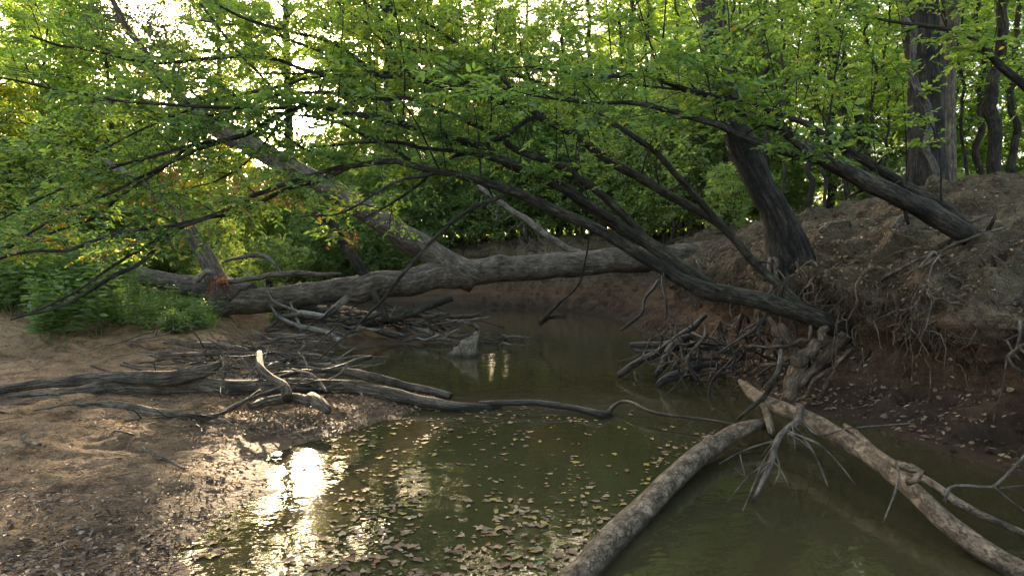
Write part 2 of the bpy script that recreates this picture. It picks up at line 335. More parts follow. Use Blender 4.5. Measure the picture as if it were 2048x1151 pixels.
def dirt(name, cols, wetcol, wet0=.015, wet1=.15, bd=.02, litter=.3, sc=1., clay=None):
    m, t, b, N, Lk = new_mat(name)
    g = N.new('ShaderNodeNewGeometry'); pos = g.outputs['Position']; sp = N.new('ShaderNodeSeparateXYZ'); Lk.new(pos, sp.inputs[0])
    n1 = noise(t, pos, 1.3 * sc, 8, .65); n2 = noise(t, pos, 11 * sc, 6, .65); n3 = noise(t, pos, 60 * sc, 4, .6)
    c = ramp(t, n1.outputs[0], [(.3, cols[0]), (.5, cols[1]), (.7, cols[2])]).outputs[0]
    c2 = ramp(t, n2.outputs[0], [(.3, cols[0]), (.6, cols[1]), (.8, cols[2])]).outputs[0]
    c = mixc(t, .5, c, c2); c = mixc(t, .75, c, ramp(t, n3.outputs[0], [(.3, (.12,) * 3), (.7, (.85,) * 3)]).outputs[0], 'OVERLAY')
    n4 = noise(t, pos, 3.7 * sc, 5, .75); c = mixc(t, 1., c, ramp(t, n4.outputs[0], [(.36, (.42, .38, .34)), (.52, (1, 1, 1)), (.7, (1.2, 1.15, 1.05))]).outputs[0], 'MULTIPLY')
    vo = N.new('ShaderNodeTexVoronoi'); vo.inputs['Scale'].default_value = 34; Lk.new(pos, vo.inputs['Vector'])
    f = math_(t, 'LESS_THAN', vo.outputs['Distance'], .2); sc_ = N.new('ShaderNodeSeparateColor'); Lk.new(vo.outputs['Color'], sc_.inputs[0])
    f = math_(t, 'MULTIPLY', f, math_(t, 'LESS_THAN', sc_.outputs[0], litter)); vc = ramp(t, sc_.outputs[1], [(0, (.05, .035, .025)), (.6, (.2, .13, .08)), (1, (.4, .3, .2))]).outputs[0]
    c = mixc(t, f, c, vc)
    if clay:
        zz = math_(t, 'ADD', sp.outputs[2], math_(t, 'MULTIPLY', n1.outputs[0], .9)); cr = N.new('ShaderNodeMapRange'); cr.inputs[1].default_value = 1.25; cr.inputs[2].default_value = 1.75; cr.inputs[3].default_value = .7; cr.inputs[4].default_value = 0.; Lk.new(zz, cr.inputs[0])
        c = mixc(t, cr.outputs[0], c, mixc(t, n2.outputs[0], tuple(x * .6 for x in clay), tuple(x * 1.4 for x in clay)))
        ly = noise(t, pos, 1., 4, .6, (.5, .5, 13)); c = mixc(t, .55, c, ramp(t, ly.outputs[0], [(.35, (.3, .3, .3)), (.65, (.72, .7, .66))]).outputs[0], 'OVERLAY')
    z = math_(t, 'ADD', sp.outputs[2], math_(t, 'MULTIPLY', math_(t, 'SUBTRACT', n1.outputs[0], .5), .12))
    wf = N.new('ShaderNodeMapRange'); wf.inputs[1].default_value = wet0; wf.inputs[2].default_value = wet1; wf.inputs[3].default_value = 1; wf.inputs[4].default_value = 0; Lk.new(z, wf.inputs[0])
    c = mixc(t, math_(t, 'MULTIPLY', wf.outputs[0], .85), c, wetcol); Lk.new(c, b.inputs['Base Color'])
    rg = N.new('ShaderNodeMapRange'); rg.inputs[3].default_value = .88; rg.inputs[4].default_value = .74; Lk.new(wf.outputs[0], rg.inputs[0]); Lk.new(rg.outputs[0], b.inputs['Roughness'])
    h = math_(t, 'ADD', math_(t, 'MULTIPLY', n2.outputs[0], 1.), math_(t, 'MULTIPLY', n3.outputs[0], .35))
    b.inputs['Specular IOR Level'].default_value = .18
    Lk.new(bump(t, h, bd), b.inputs['Normal']); return m
M_ground = dirt('sandy_mud', [(.12, .070, .036), (.27, .165, .085), (.42, .28, .155)], (.065, .042, .026), bd=.05)
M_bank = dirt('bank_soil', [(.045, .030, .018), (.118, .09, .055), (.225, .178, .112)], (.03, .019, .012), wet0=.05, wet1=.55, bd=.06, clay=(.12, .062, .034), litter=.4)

def water_mat():
    m, t, b, N, Lk = new_mat('murky_water'); g = N.new('ShaderNodeNewGeometry'); pos = g.outputs['Position']
    n0 = noise(t, pos, .35, 3, .5); c = ramp(t, n0.outputs[0], [(.35, (.034, .030, .013)), (.65, (.048, .040, .018))]).outputs[0]
    Lk.new(c, b.inputs['Base Color']); b.inputs['Roughness'].default_value = .02; b.inputs['IOR'].default_value = 1.333; b.inputs['Specular IOR Level'].default_value = .5
    n1 = noise(t, pos, 5, 3, .5); n2 = noise(t, pos, 42, 2, .5)
    # livelier ripples in patches
    n3 = noise(t, pos, .8, 2, .5); amp = ramp(t, n3.outputs[0], [(.4, (.12,) * 3), (.7, (.6,) * 3)]).outputs[0]
    h = math_(t, 'ADD', n1.outputs[0], math_(t, 'MULTIPLY', math_(t, 'MULTIPLY', n2.outputs[0], amp), .16))
    Lk.new(bump(t, h, .0035), b.inputs['Normal']); return m
M_water = water_mat()

# ---------------------------------------------------------------- terrain
LS = np.array([(-1.3, -20), (-1.5, 0), (-1.62, 3.3), (-1.74, 3.6), (-1.74, 3.95), (-1.62, 4.65), (-1.86, 5.1), (-1.98, 5.6), (-1.7, 6.1), (-1.4, 6.55), (-1.17, 7.1), (-.8, 7.5), (-1.1, 8.1),
               (-2.3, 8.9), (-3.1, 10.1), (-3.7, 11.4), (-3.9, 12.6), (-2.6, 13.7), (-1.3, 14.2), (-1.3, 15.6), (-2.6, 18.5), (-5, 21), (-11, 25), (-40, 33)], float)
def left_dist(x, y):
    """distance inland from the left shoreline, negative over water"""
    d = np.full(x.shape, 1e9)
    for a, b in zip(LS[:-1], LS[1:]):
        ab = b - a; t = np.clip(((x - a[0]) * ab[0] + (y - a[1]) * ab[1]) / (ab @ ab), 0, 1)
        d = np.minimum(d, np.hypot(x - a[0] - t * ab[0], y - a[1] - t * ab[1]))
    poly = np.vstack([LS, [(-200, 33), (-200, -20)]]); ins = np.zeros(x.shape, bool)
    for a, b in zip(poly, np.roll(poly, -1, 0)):
        if a[1] == b[1]: continue
        c = ((a[1] > y) != (b[1] > y)) & (x < (b[0] - a[0]) * (y - a[1]) / (b[1] - a[1]) + a[0]); ins ^= c
    return np.where(ins, d, -d)
def ground_h(x, y):
    d = left_dist(x, y); d = d + (.07 + .2 * sstep((y - 6) / 4)) * fbm(np.stack([x * 1.6, y * 1.6, x * 0], -1), 3) + .05 * fbm(np.stack([x * 7, y * 7, x * 0], -1), 3)
    h = np.interp(d, [-3, -.5, 0, .35, 1, 2.5, 5, 8, 15, 45], [-.7, -.12, 0, .045, .10, .20, .36, .55, .8, 1.6])
    h = h + .42 * sstep((y - 9.2) / 2.0) * sstep((d - .2) / 1.8) + .3 * sstep((-x - 5.2) / 3) * sstep((y - 9) / 3)
    land = sstep(d / .6); p = np.stack([x, y, x * 0], -1)
    h = h + land * (.035 * fbm(p * 1.9, 3) + .022 * fbm(p * 6.5 + 9, 3) + .011 * fbm(p * 22, 3))
    return h
def grid_faces(nu, nv):
    i = np.arange(nu - 1)[:, None] * nv; j = np.arange(nv - 1)[None]
    return np.stack([i + j, i + nv + j, i + nv + j + 1, i + j + 1], -1).reshape(-1, 4)
u = np.linspace(-1, 1, 430); xs = -3 + 2.2 * np.sinh(u * 4.15) * .95
v_ = np.linspace(-.45, 1, 470); ys = 5.5 + 1.9 * np.sinh(v_ * 4.4)
X, Y = np.meshgrid(xs, ys, indexing='ij'); keep = None
Z = ground_h(X.ravel(), Y.ravel()).reshape(X.shape)
GV = np.stack([X, Y, Z], -1).reshape(-1, 3); g = Geo().add(GV, [grid_faces(*X.shape)])
ground = tag(g.build('ground', M_ground), kind='structure')

BC = [  # x, y, outward angle, weights near/mid/far
    (4.6, -14, 0, 0), (3.6, -4, 0, 0), (3.15, 1, 0, 0), (3.25, 3.3, -5, 0), (3.66, 4.9, 0, 0), (3.42, 6.0, 8, 0), (3.12, 7.0, 5, .15), (2.9, 7.7, 0, .5), (2.8, 8.6, 0, .9), (2.95, 10, 0, 1),
    (3.15, 12, 0, 1), (3.15, 14.6, 0, 1), (3.1, 17, 0, 1.1), (3.1, 19.5, 8, 1.4), (3.1, 22, 25, 1.8), (2.3, 24.2, 50, 2), (1, 25.5, 72, 2), (-1.5, 27, 78, 2), (-6, 29.2, 75, 2), (-14, 32, 75, 2), (-40, 40, 75, 2)]
PR_N = [(-2, -.7), (-.05, -.05), (.5, .10), (.95, .28), (1.2, .55), (1.0, 1.0), (1.25, 1.38), (2.1, 1.8), (3.1, 2.15), (4.1, 2.36), (6.5, 2.45), (20, 2.9), (70, 4)]
PR_M = [(-2, -.7), (-.05, -.05), (.2, .18), (.38, .42), (.6, .8), (.42, 1.3), (.7, 1.75), (1.2, 2.1), (2.0, 2.4), (3, 2.6), (6, 2.75), (20, 2.9), (70, 4)]
PR_F = [(-2, -.7), (-.05, -.05), (1.2, .35), (2.4, .85), (3.2, 1.2), (3.4, 1.75), (3.2, 2.15), (3.7, 2.6), (4.6, 3.0), (5.6, 3.1), (8, 3.2), (20, 3.3), (70, 4.5)]
def resamp(pr, counts):
    pr = np.array(pr, float); out = []
    p = np.vstack([2 * pr[0] - pr[1], pr, 2 * pr[-1] - pr[-2]])
    for k, c in enumerate(counts):
        t = (np.arange(c) / c)[:, None]; a, b, c_, d = p[k], p[k + 1], p[k + 2], p[k + 3]
        if k >= 9: out.append(b * (1 - t) + c_ * t)
        else: out.append(.5 * (2 * b + (c_ - a) * t + (2 * a - 5 * b + 4 * c_ - d) * t * t + (3 * b - a - 3 * c_ + d) * t ** 3))
    out.append(pr[-1:]); return np.concatenate(out)
CNT = [4, 16, 16, 16, 18, 18, 20, 22, 18, 22, 20, 12]
KOF = np.concatenate([[0], np.cumsum(CNT)])
pn, pm, pf = (resamp(p, CNT) for p in (PR_N, PR_M, PR_F)); NS_ = len(pn)
bc = np.array([(x, y, a, wt, 0) for x, y, a, wt in BC], float)
bl_ = np.concatenate([[0], np.cumsum(np.hypot(*np.diff(bc[:, :2], axis=0).T))])
sa = np.concatenate([np.linspace(0, bl_[3], 60, endpoint=False), np.linspace(bl_[3], bl_[10], 260, endpoint=False), np.linspace(bl_[10], bl_[17], 300, endpoint=False), np.linspace(bl_[17], bl_[-1], 60)])
def smooth_interp(col):
    f = np.linspace(0, bl_[-1], 1200); vv = np.interp(f, bl_, bc[:, col]); k = np.ones(21) / 21
    vv2 = np.convolve(np.pad(vv, 10, 'edge'), k, 'valid'); return np.interp(sa, f, vv2)
bx, by, ba, bw = (smooth_interp(c) for c in range(4))
ox, oy = np.cos(np.radians(ba)), np.sin(np.radians(ba))
wn = np.clip(1 - bw, 0, 1)[:, None, None]; wf_ = np.clip(bw - 1, 0, 1)[:, None, None]; wm = 1 - wn - wf_
prof = pn[None] * wn + pm[None] * wm + pf[None] * wf_
bay = .35 * fbm(np.stack([sa * .45, sa * 0, sa * 0 + 4], -1), 3); bay = bay * np.clip((sa - bl_[3]) / 3, 0, 1)
wig = .10 * fbm(np.stack([sa * 1.3, sa * 0, sa * 0 + 9], -1), 2) + .05 * fbm(np.stack([sa * 6, sa * 0, sa * 0 + 2], -1), 3)
U_ = prof[..., 0] + wig[:, None] * np.exp(-np.maximum(prof[..., 1], 0) / .3) + np.where(prof[..., 0] > 0, 1, 0) * (bay[:, None] * sstep(prof[..., 1] / 1.2)); Z_ = prof[..., 1]
BV = np.stack([bx[:, None] + ox[:, None] * U_, by[:, None] + oy[:, None] * U_, Z_], -1)
tu = np.gradient(BV, axis=0); tv = np.gradient(BV, axis=1); nb = norm(np.cross(tv, tu)); nb *= -1
if nb[200, KOF[5], 0] > 0: nb *= -1
face = sstep((Z_ + .02) / .3) * (1 - .7 * sstep((U_ - 4.5) / 3)); AX = np.stack([np.repeat(sa[:, None], NS_, 1), BV[..., 2], BV[..., 0] * .3], -1)
furrow = fbm(np.stack([AX[..., 0] * 3.2, AX[..., 1] * .8, AX[..., 2]], -1), 4)
disp = face * (-.05 + .15 * fbm(BV * .9, 3) + .12 * furrow + .075 * fbm(BV * 4.2, 3) + .03 * fbm(BV * 15, 3))
disp += face * .22 * (.2 - np.abs(fbm(BV * 2.1 + 50, 3)))
BV = BV + nb * disp[..., None]
BVf = BV.reshape(-1, 3); BF = grid_faces(len(sa), NS_)
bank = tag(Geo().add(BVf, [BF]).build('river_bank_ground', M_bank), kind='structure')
BN = nb
wv = np.array([(-90, -25, 0), (60, -25, 0), (60, 75, 0), (-90, 75, 0)], float)
tag(Geo().add(wv, [np.array([(0, 1, 2, 3)])]).build('water', M_water, smooth=False), kind='structure')

bvh = BVHTree.FromPolygons([tuple(p) for p in np.vstack([GV, BVf])], [tuple(f) for f in np.vstack([grid_faces(*X.shape), BF + len(GV)]).tolist()])
def gz(x, y, top=12.):
    h = bvh.ray_cast(Vector((x, y, top)), Vector((0, 0, -1))); return h[0].z if h[0] else 0.
def hit(px, py, lift=0.):
    d = Vector(P(px, py, 1.) - np.array([0, 0, CAMH])).normalized(); h = bvh.ray_cast(Vector((0, 0, CAMH)), d)
    if h[0] is None: return P(px, py, 20)
    q = np.array(h[0]); 
    if q[2] < 0: q = PZ(px, py, 0.)
    return q - np.array(d) * lift
def banki(y, k):   # index on the bank at shoreline arc nearest to world y
    i = int(np.argmin(np.abs(by - y) + np.where(bx < 1, 100, 0))); j = int(KOF[int(k)] + (k - int(k)) * CNT[min(int(k), 11)])
    return BV[i, j].copy(), BN[i, j].copy()

# ---------------------------------------------------------------- leafy tree on arched stems over the river
def sunmask(p, rad=36):
    """keep the gap in the leaves round the low sun"""
    px = p[0] / max(p[1], .1) * FPX + CX; py = HOR - (p[2] - CAMH) / max(p[1], .1) * FPX
    if p[0] < 2.2 and p[2] < 1.62 + .28 * float(sstep((p[0] + 3.2) / 1.8)): return False
    return p[1] > 2.6 and (px - 612) ** 2 + ((py - 160) * 1.1) ** 2 > (rad * rs.uniform(.5, 1.)) ** 2
A_base = hit(1700, 668)
dA = float(A_base[1])
aroot = thing('arching_tree', tuple(A_base), 'dark tree leaning low from the right bank, its leafy stems arching over the creek', 'tree')
def stemA(name, lst, ns=12, wob=.03, seed=1, lump=.07, root=None, mat=None, off=(0, 0)):
    g = Geo(); q, r = pxpath(lst, wob=wob, seed=seed); r = r * .76; tube(g, q, r, ns, lump=lump, seed=seed, knots=8)
    rk = np.random.RandomState(seed + 60)
    for k in range(7):
        i = rk.randint(2, max(4, int(len(q) * .75))); d_ = norm(rk.normal(size=3) + np.array([-.3, 0, .6])); l_ = rk.uniform(.05, .28) + r[i]; tube(g, spline([q[i], q[i] + d_ * l_ * .5, q[i] + d_ * l_ + rk.normal(size=3) * .03], 5), np.linspace(r[i] * .35, r[i] * .12 + .002, 5), 6, lump=.1, jag=.01, seed=k)
    g.build(name, mat or M_bk_dark, root or aroot); return q, r
D0 = dA
stemA('trunk', [(1790, 700, D0 + 1.2, 40), (1712, 672, D0 + .12, 56), (1640, 642, D0 - .1, 52), (1560, 608, D0 - .1, 46), (1470, 588, D0, 46), (1400, 578, D0, 50), (1370, 560, D0, 36)], 16, seed=3, lump=.1)
s1 = stemA('stem', [(1430, 585, D0, 30), (1400, 575, D0, 38), (1340, 545, D0 - .05, 34), (1250, 490, D0 - .1, 32), (1160, 440, D0 - .2, 30), (1050, 395, D0 - .3, 26), (960, 365, D0 - .4, 22), (870, 345, D0 - .5, 18), (790, 325, D0 - .6, 15), (700, 333, D0 - .7, 14), (640, 345, D0 - .8, 12), (510, 387, D0 - 1., 12), (430, 430, D0 - 1.1, 11), (340, 462, D0 - 1.1, 9), (230, 530, D0 - 1.2, 8), (120, 600, D0 - 1.2, 7), (20, 640, D0 - 1.2, 5)], seed=4)
s2 = stemA('stem', [(1430, 580, D0, 34), (1375, 545, D0 + .1, 36), (1300, 490, D0 + .2, 34), (1200, 420, D0 + .2, 32), (1130, 372, D0 + .2, 30), (1040, 335, D0 + .1, 28), (960, 295, D0, 25), (880, 270, D0, 22), (790, 242, D0, 18), (700, 226, D0 - .1, 14), (600, 215, D0 - .3, 12), (500, 262, D0 - .4, 11), (370, 297, D0 - .5, 9), (200, 345, D0 - .5, 7), (0, 440, D0 - .5, 5)], seed=5)
s3 = stemA('stem', [(1625, 640, D0 - .1, 30), (1590, 600, D0 + .1, 24), (1520, 535, D0 + .3, 22), (1440, 450, D0 + .5, 22), (1340, 388, D0 + .6, 23), (1240, 330, D0 + .6, 24), (1150, 272, D0 + .6, 22), (1070, 230, D0 + .6, 20), (980, 195, D0 + .6, 17), (860, 165, D0 + .5, 13), (760, 150, D0 + .5, 11), (650, 150, D0 + .4, 9), (540, 170, D0 + .3, 8), (400, 210, D0 + .2, 7), (220, 290, D0, 5), (60, 380, D0, 4)], seed=6)
subs = [
    [(1300, 485, D0 + .2, 18), (1190, 375, D0 + .35, 16), (1040, 296, D0 + .4, 13), (900, 228, D0 + .35, 10), (760, 196, D0 + .2, 8), (600, 190, D0, 6), (420, 230, D0 - .2, 4)],
    [(1230, 440, D0 + .1, 14), (1080, 352, D0, 12), (920, 306, D0 - .2, 9), (780, 288, D0 - .4, 7), (620, 296, D0 - .6, 5)],
    [(1500, 515, D0 + .3, 15), (1400, 400, D0 + .5, 14), (1300, 300, D0 + .7, 12), (1190, 222, D0 + .8, 10), (1050, 152, D0 + .9, 8), (900, 108, D0 + 1, 6), (760, 90, D0 + 1, 4)],
    [(700, 333, D0 - .7, 10), (560, 395, D0 - .8, 9), (430, 430, D0 - 1, 8), (240, 466, D0 - 1.3, 8), (120, 500, D0 - 1.4, 7), (-20, 530, D0 - 1.4, 6)],
    [(340, 462, D0 - 1.1, 8), (230, 545, D0 - 1.5, 9), (120, 610, D0 - 1.8, 7), (40, 635, D0 - 1.9, 4)],
    [(1075, 230, D0 + .6, 10), (960, 290, D0 + .1, 9), (880, 330, D0 - .2, 6), (760, 420, D0 - .4, 5), (640, 500, D0 - .5, 3)],
    [(820, 322, D0 - .5, 9), (740, 275, D0 - .4, 8), (660, 235, D0 - .3, 6), (560, 220, D0 - .3, 5)],
    [(1010, 390, D0 - .3, 9), (900, 445, D0 - .4, 8), (800, 545, D0 - .5, 7), (730, 630, D0 - .5, 5), (640, 720, D0 - .4, 3)],
    [(1100, 245, D0 + .6, 10), (1000, 185, D0 + .8, 9), (860, 150, D0 + 1, 8), (700, 138, D0 + 1.1, 6), (520, 150, D0 + 1.1, 5)],
    [(650, 150, D0 + .4, 8), (480, 115, D0 + .1, 7), (280, 120, D0, 6), (60, 80, D0 - .3, 5)],
    [(760, 150, D0 + .5, 8), (650, 85, D0 + .2, 7), (500, 45, D0, 6), (380, -30, D0 - .1, 4)],
    [(600, 215, D0 - .3, 8), (430, 215, D0 - .6, 7), (220, 205, D0 - 1, 6), (0, 160, D0 - 1.2, 4)],
    [(500, 262, D0 - .4, 8), (330, 330, D0 - .6, 7), (130, 430, D0 - .8, 6), (-30, 520, D0 - .9, 4)],
    [(370, 297, D0 - .5, 7), (230, 410, D0 - .7, 6), (90, 480, D0 - 1, 5), (0, 500, D0 - 1, 3)],
    [(700, 138, D0 + 1.1, 6), (620, 90, D0 + 1.2, 6), (520, 60, D0 + 1.2, 5), (400, 40, D0 + 1.2, 4)],
    [(540, 170, D0 + .3, 6), (460, 80, D0 + .6, 6), (400, 10, D0 + .8, 5)],
    [(500, 262, D0 - .4, 7), (440, 240, D0 - .2, 6), (360, 190, D0, 5), (280, 110, D0 + .2, 4)],
    [(600, 215, D0 - .3, 6), (540, 280, D0 - .4, 5), (470, 340, D0 - .6, 4), (380, 380, D0 - .7, 3)],
    [(700, 333, D0 - .7, 6), (620, 300, D0 - .6, 5), (540, 240, D0 - .5, 4), (470, 190, D0 - .4, 3)],
    [(1070, 230, D0 + .6, 9), (960, 120, D0 + .5, 8), (850, 40, D0 + .4, 6), (760, -60, D0 + .3, 5)],
    [(980, 195, D0 + .6, 8), (820, 90, D0 + .9, 6), (700, 20, D0 + 1, 5), (600, -50, D0 + 1, 4)],
    [(870, 345, D0 - .5, 8), (780, 380, D0 - .9, 6), (690, 420, D0 - 1.1, 5), (600, 430, D0 - 1.2, 3)],
]
gb = Geo(); subp = []
for k, l in enumerate(subs):
    q, r = pxpath(l, wob=.05, seed=20 + k); tube(gb, q, r, 7, lump=.05, seed=k); subp.append(q)
gl = Geo(); gt = Geo()
leftbias = lambda p: np.where(rs.uniform(0, 1, p.shape[:-1]) < .22 * sstep((-p[..., 0] - 1.2) / 2) * sstep((2.6 - p[..., 2]) / .8), .5, 0.)
kw = dict(twigs=9, tlen=.25, per=8, leafL=.055, sub=3, mask=sunmask, tshift=leftbias)
branchlets(gt, gl, s1[0], s1[1], 4.4, .55, .45, 1., up=.25, **kw)
branchlets(gt, gl, s2[0], s2[1], 7.5, .8, .40, 1., up=.2, **kw)
branchlets(gt, gl, s3[0], s3[1], 7., .8, .42, 1., up=.3, **kw)
branchlets(gt, gl, s1[0], s1[1], 1.4, .4, .2, .42, up=.4, **kw)
branchlets(gt, gl, s2[0], s2[1], 1.4, .45, .22, .40, up=.4, **kw)
branchlets(gt, gl, s3[0], s3[1], 2.2, .6, .25, .42, up=.4, **kw)
for k, q in enumerate(subp):
    if k not in (7, 21): branchlets(gt, gl, q, None, 3.6 if k in (3, 4, 12, 13) else 4.6, .55, .45 if k < 3 else .1, 1., up=.2, **kw)
# upright shoots off the arched stems
def shoots(q, n, t0, t1, lmin, lmax, gl_, gt_, leafy=1., dirn=(-.1, 0, 1), leafL=.055):
    for k in range(n):
        i = int(len(q) * (t0 + (t1 - t0) * (k + rs.uniform()) / n)); p = q[min(i, len(q) - 1)]
        l = rs.uniform(lmin, lmax); d = norm(np.array(dirn) + rs.normal(size=3) * np.array([.22, .3, .05]))
        e = p + d * l; m = p + d * l * .5 + rs.normal(size=3) * .06; r0 = rs.uniform(.006, .014)
        pp = spline([p, m, e + rs.normal(size=3) * .08], 9); tube(gt_, pp, np.linspace(r0, r0 * .3, 9), 5, cap=False)
        branchlets(gt_, gl_, pp, None, 4.5 * leafy, .38, .3, 1., up=.2, twigs=6, tlen=.2, per=7, leafL=leafL, sub=1, mask=sunmask, br=.004)
shoots(s2[0], 13, .18, .6, 1.0, 2.2, gl, gt); shoots(s3[0], 17, .2, .6, .8, 2.0, gl, gt); shoots(s1[0], 8, .2, .5, .6, 1.5, gl, gt, .7)
gb.build('branch', M_bk_dark, aroot); gt.build('twigs', M_bk_dark, aroot); gl.build('foliage', M_leaf, aroot, smooth=False)
print('arching leaves', gl.n // 6)

# exposed roots of the arching tree
def root_path(p0, p1, sag, r0, r1, seed, n=14, kink=.06):
    rr = np.random.RandomState(seed); t = np.linspace(0, 1, n)[:, None]
    q = p0 * (1 - t) + p1 * t; q[:, 2] -= (4 * t * (1 - t))[:, 0] * sag
    o = np.stack([fbm(np.stack([t[:, 0] * 4 + seed * 1.7 + k * 11, t[:, 0] * 0, t[:, 0] * 0 + k], -1), 3) for k in range(3)], -1)
    return q + o * kink * np.minimum(t * 6, 1), np.linspace(r0, r1, n)
k = 0
for (x0, y0, x1, y1, dd, wd, w2) in [(1690, 672, 1560, 800, -.5, 26, 10), (1560, 650, 1600, 720, -.2, 16, 26), (1530, 622, 1575, 700, -.1, 12, 22), (1598, 725, 1572, 805, -.6, 34, 22), (1655, 655, 1596, 730, -.5, 14, 30),
                             (1700, 690, 1640, 800, -.6, 9, 5), (1720, 690, 1600, 790, -.7, 8, 5), (1740, 700, 1680, 830, -.7, 9, 5), (1660, 680, 1500, 690, -.5, 8, 5), (1690, 690, 1530, 735, -.5, 9, 5), (1620, 650, 1640, 740, -.4, 7, 4), (1760, 700, 1780, 820, -.5, 8, 4)]:
    g = Geo(); q, r = root_path(P(x0, y0, D0 + dd * .4), P(x1, y1, D0 + dd), .03, wd / 2 / FPX * D0, w2 / 2 / FPX * D0, 40 + k, 24, .05 if wd < 20 else .012)
    tube(g, q, r, 9, lump=.05, seed=k); g.build('root', M_root, aroot); k += 1

# ---------------------------------------------------------------- second leaning tree, higher on the bank
Bb = hit(1945, 468); DB = float(Bb[1])
broot = thing('leaning_tree', tuple(Bb), 'dark forked tree leaning left from high on the right bank', 'tree')
t1 = stemA('trunk', [(2050, 510, DB + 1.3, 50), (1960, 476, DB + .25, 52), (1860, 425, DB, 52), (1780, 385, DB - .1, 48), (1700, 343, DB - .15, 42), (1640, 312, DB - .2, 34), (1560, 257, DB - .2, 25), (1480, 217, DB - .2, 21), (1400, 185, DB - .2, 16), (1300, 155, DB - .2, 12), (1180, 150, DB - .3, 9), (1050, 130, DB - .4, 6)], 16, seed=11, root=broot, lump=.09)
t2 = stemA('stem', [(1690, 340, DB - .15, 34), (1640, 318, DB - .2, 30), (1560, 300, DB - .3, 24), (1480, 270, DB - .4, 19), (1390, 238, DB - .5, 15), (1280, 206, DB - .5, 12), (1180, 205, DB - .6, 8), (1050, 190, DB - .6, 5)], seed=12, root=broot)
t3 = stemA('stem', [(1930, 450, DB + .1, 26), (1870, 400, DB + .2, 26), (1780, 348, DB + .3, 25), (1700, 300, DB + .3, 22), (1640, 268, DB + .3, 18), (1560, 232, DB + .3, 14), (1440, 190, DB + .3, 10), (1330, 178, DB + .3, 7), (1200, 165, DB + .3, 5)], seed=13, root=broot)
gl = Geo(); gt = Geo()
kb = dict(twigs=9, tlen=.28, per=8, leafL=.07, sub=2, mask=sunmask, br=.007)
for q, t0, dn in ((t1[0], .5, 4.5), (t2[0], .35, 4.5), (t3[0], .55, 4)): branchlets(gt, gl, q, None, dn, .8, t0, 1., up=.3, **kb)
shoots(t1[0], 10, .3, .9, 1.0, 2.4, gl, gt, leafL=.06); shoots(t3[0], 8, .3, .9, .8, 2.0, gl, gt, leafL=.06)
gt.build('twigs', M_bk_dark, broot); gl.build('foliage', M_leaf, broot, smooth=False)

# near limb reaching in at the upper right corner
Gb = np.array([8.6, 8.0, gz(8.6, 8.0)])
groot = thing('overhanging_tree', tuple(Gb), 'thin dark limb curving in from the upper right corner with a few leafy twigs', 'tree')
q4 = stemA('trunk', [((Gb[0] / 8.0) * FPX + CX, HOR - (Gb[2] - .2 - CAMH) / 8 * FPX, 8.0, 50), (2300, 330, 7.8, 34), (2120, 230, 7.6, 24), (2030, 150, 7.5, 20), (1950, 85, 7.5, 16), (1860, 52, 7.4, 11), (1760, 35, 7.4, 7), (1660, 10, 7.4, 4)], seed=15, root=groot)
gl = Geo(); gt = Geo(); branchlets(gt, gl, q4[0], None, 4, .6, .45, 1., up=.3, **kb); shoots(q4[0], 5, .5, .9, .5, 1.1, gl, gt)
gt.build('twigs', M_bk_dark, groot); gl.build('foliage', M_leaf, groot, smooth=False)

# ---------------------------------------------------------------- standing trees one can tell apart on the right bank
def standing(name, lst, label, mat, ns=18, seed=1, lump=.08, group=None, crown=None, flare=1.12):
    x, y, d, wd = lst[0]; b = P(x, y, d); root = thing(name, tuple(b), label, 'tree', group)
    l = [(x - (lst[1][0] - x) * .1, y + 40, d, wd * flare * 1.1), (x, y, d, wd * flare), (x + (lst[1][0] - x) * .25, y + (lst[1][1] - y) * .25, d, wd * 1.08)] + list(lst[1:])
    g = Geo(); q, r = pxpath(l, wob=.14 if wd < 30 else .05, seed=seed); tube(g, q, r, ns, lump=lump, seed=seed); g.build('trunk', mat, root)
    if crown:
        gl = Geo(); gt = Geo(); branchlets(gt, gl, q, None, *crown, up=.2, twigs=8, tlen=.4, per=8, leafL=.085, sub=3, near=False, br=.012, tw=.004)
        gt.build('twigs', M_bk_dark, root); gl.build('foliage', M_leafb, root, smooth=False)
    return root, q, r
def topz(px, d, py):  # row at which the terrain stands for that column and depth
    x = (px - CX) / FPX * d; return HOR - (gz(x, d) - CAMH) / d * FPX
hC = hit(1574, 512); dC = float(hC[1])
rC, qC, _ = standing('leaning_oak', [(1578, 520, dC, 84), (1556, 440, dC, 66), (1520, 370, dC, 58), (1484, 290, dC, 54), (1460, 230, dC, 50), (1445, 150, dC, 46), (1428, 60, dC + .1, 48), (1418, -60, dC + .2, 50), (1430, -300, dC + .5, 40), (1450, -600, dC + .8, 24)],
         'thick dark trunk leaning left at the brink, roots hanging from its base', M_bk_big, 24, 21, .1, None, (2.2, 1.9, .25, 1.))
for k in range(16):
    g = Geo(); a = P(1540 + 75 * rs.uniform(), 515, dC - .15); b = a + np.array([rs.uniform(-.35, .25), -rs.uniform(.1, .5), -rs.uniform(.4, 1.0)])
    q, r = root_path(a, b, -.05, rs.uniform(.012, .035), .004, 100 + k, 12, .1); tube(g, q, r, 6, seed=k); g.build('root', M_bk_stick, rC)
dD = 13.0
standing('twin_trunk_tree', [(1852, topz(1852, dD, 0) - 4, dD, 72), (1852, 260, dD, 64), (1850, 160, dD, 64), (1842, 60, dD, 68), (1835, -80, dD, 60), (1835, -400, dD, 50), (1850, -900, dD, 24)], 'tall thick straight dark trunk on the right bank behind a slender pale stem', M_bk_big, 22, 31, .12, None, (2.0, 2.3, .35, 1.))
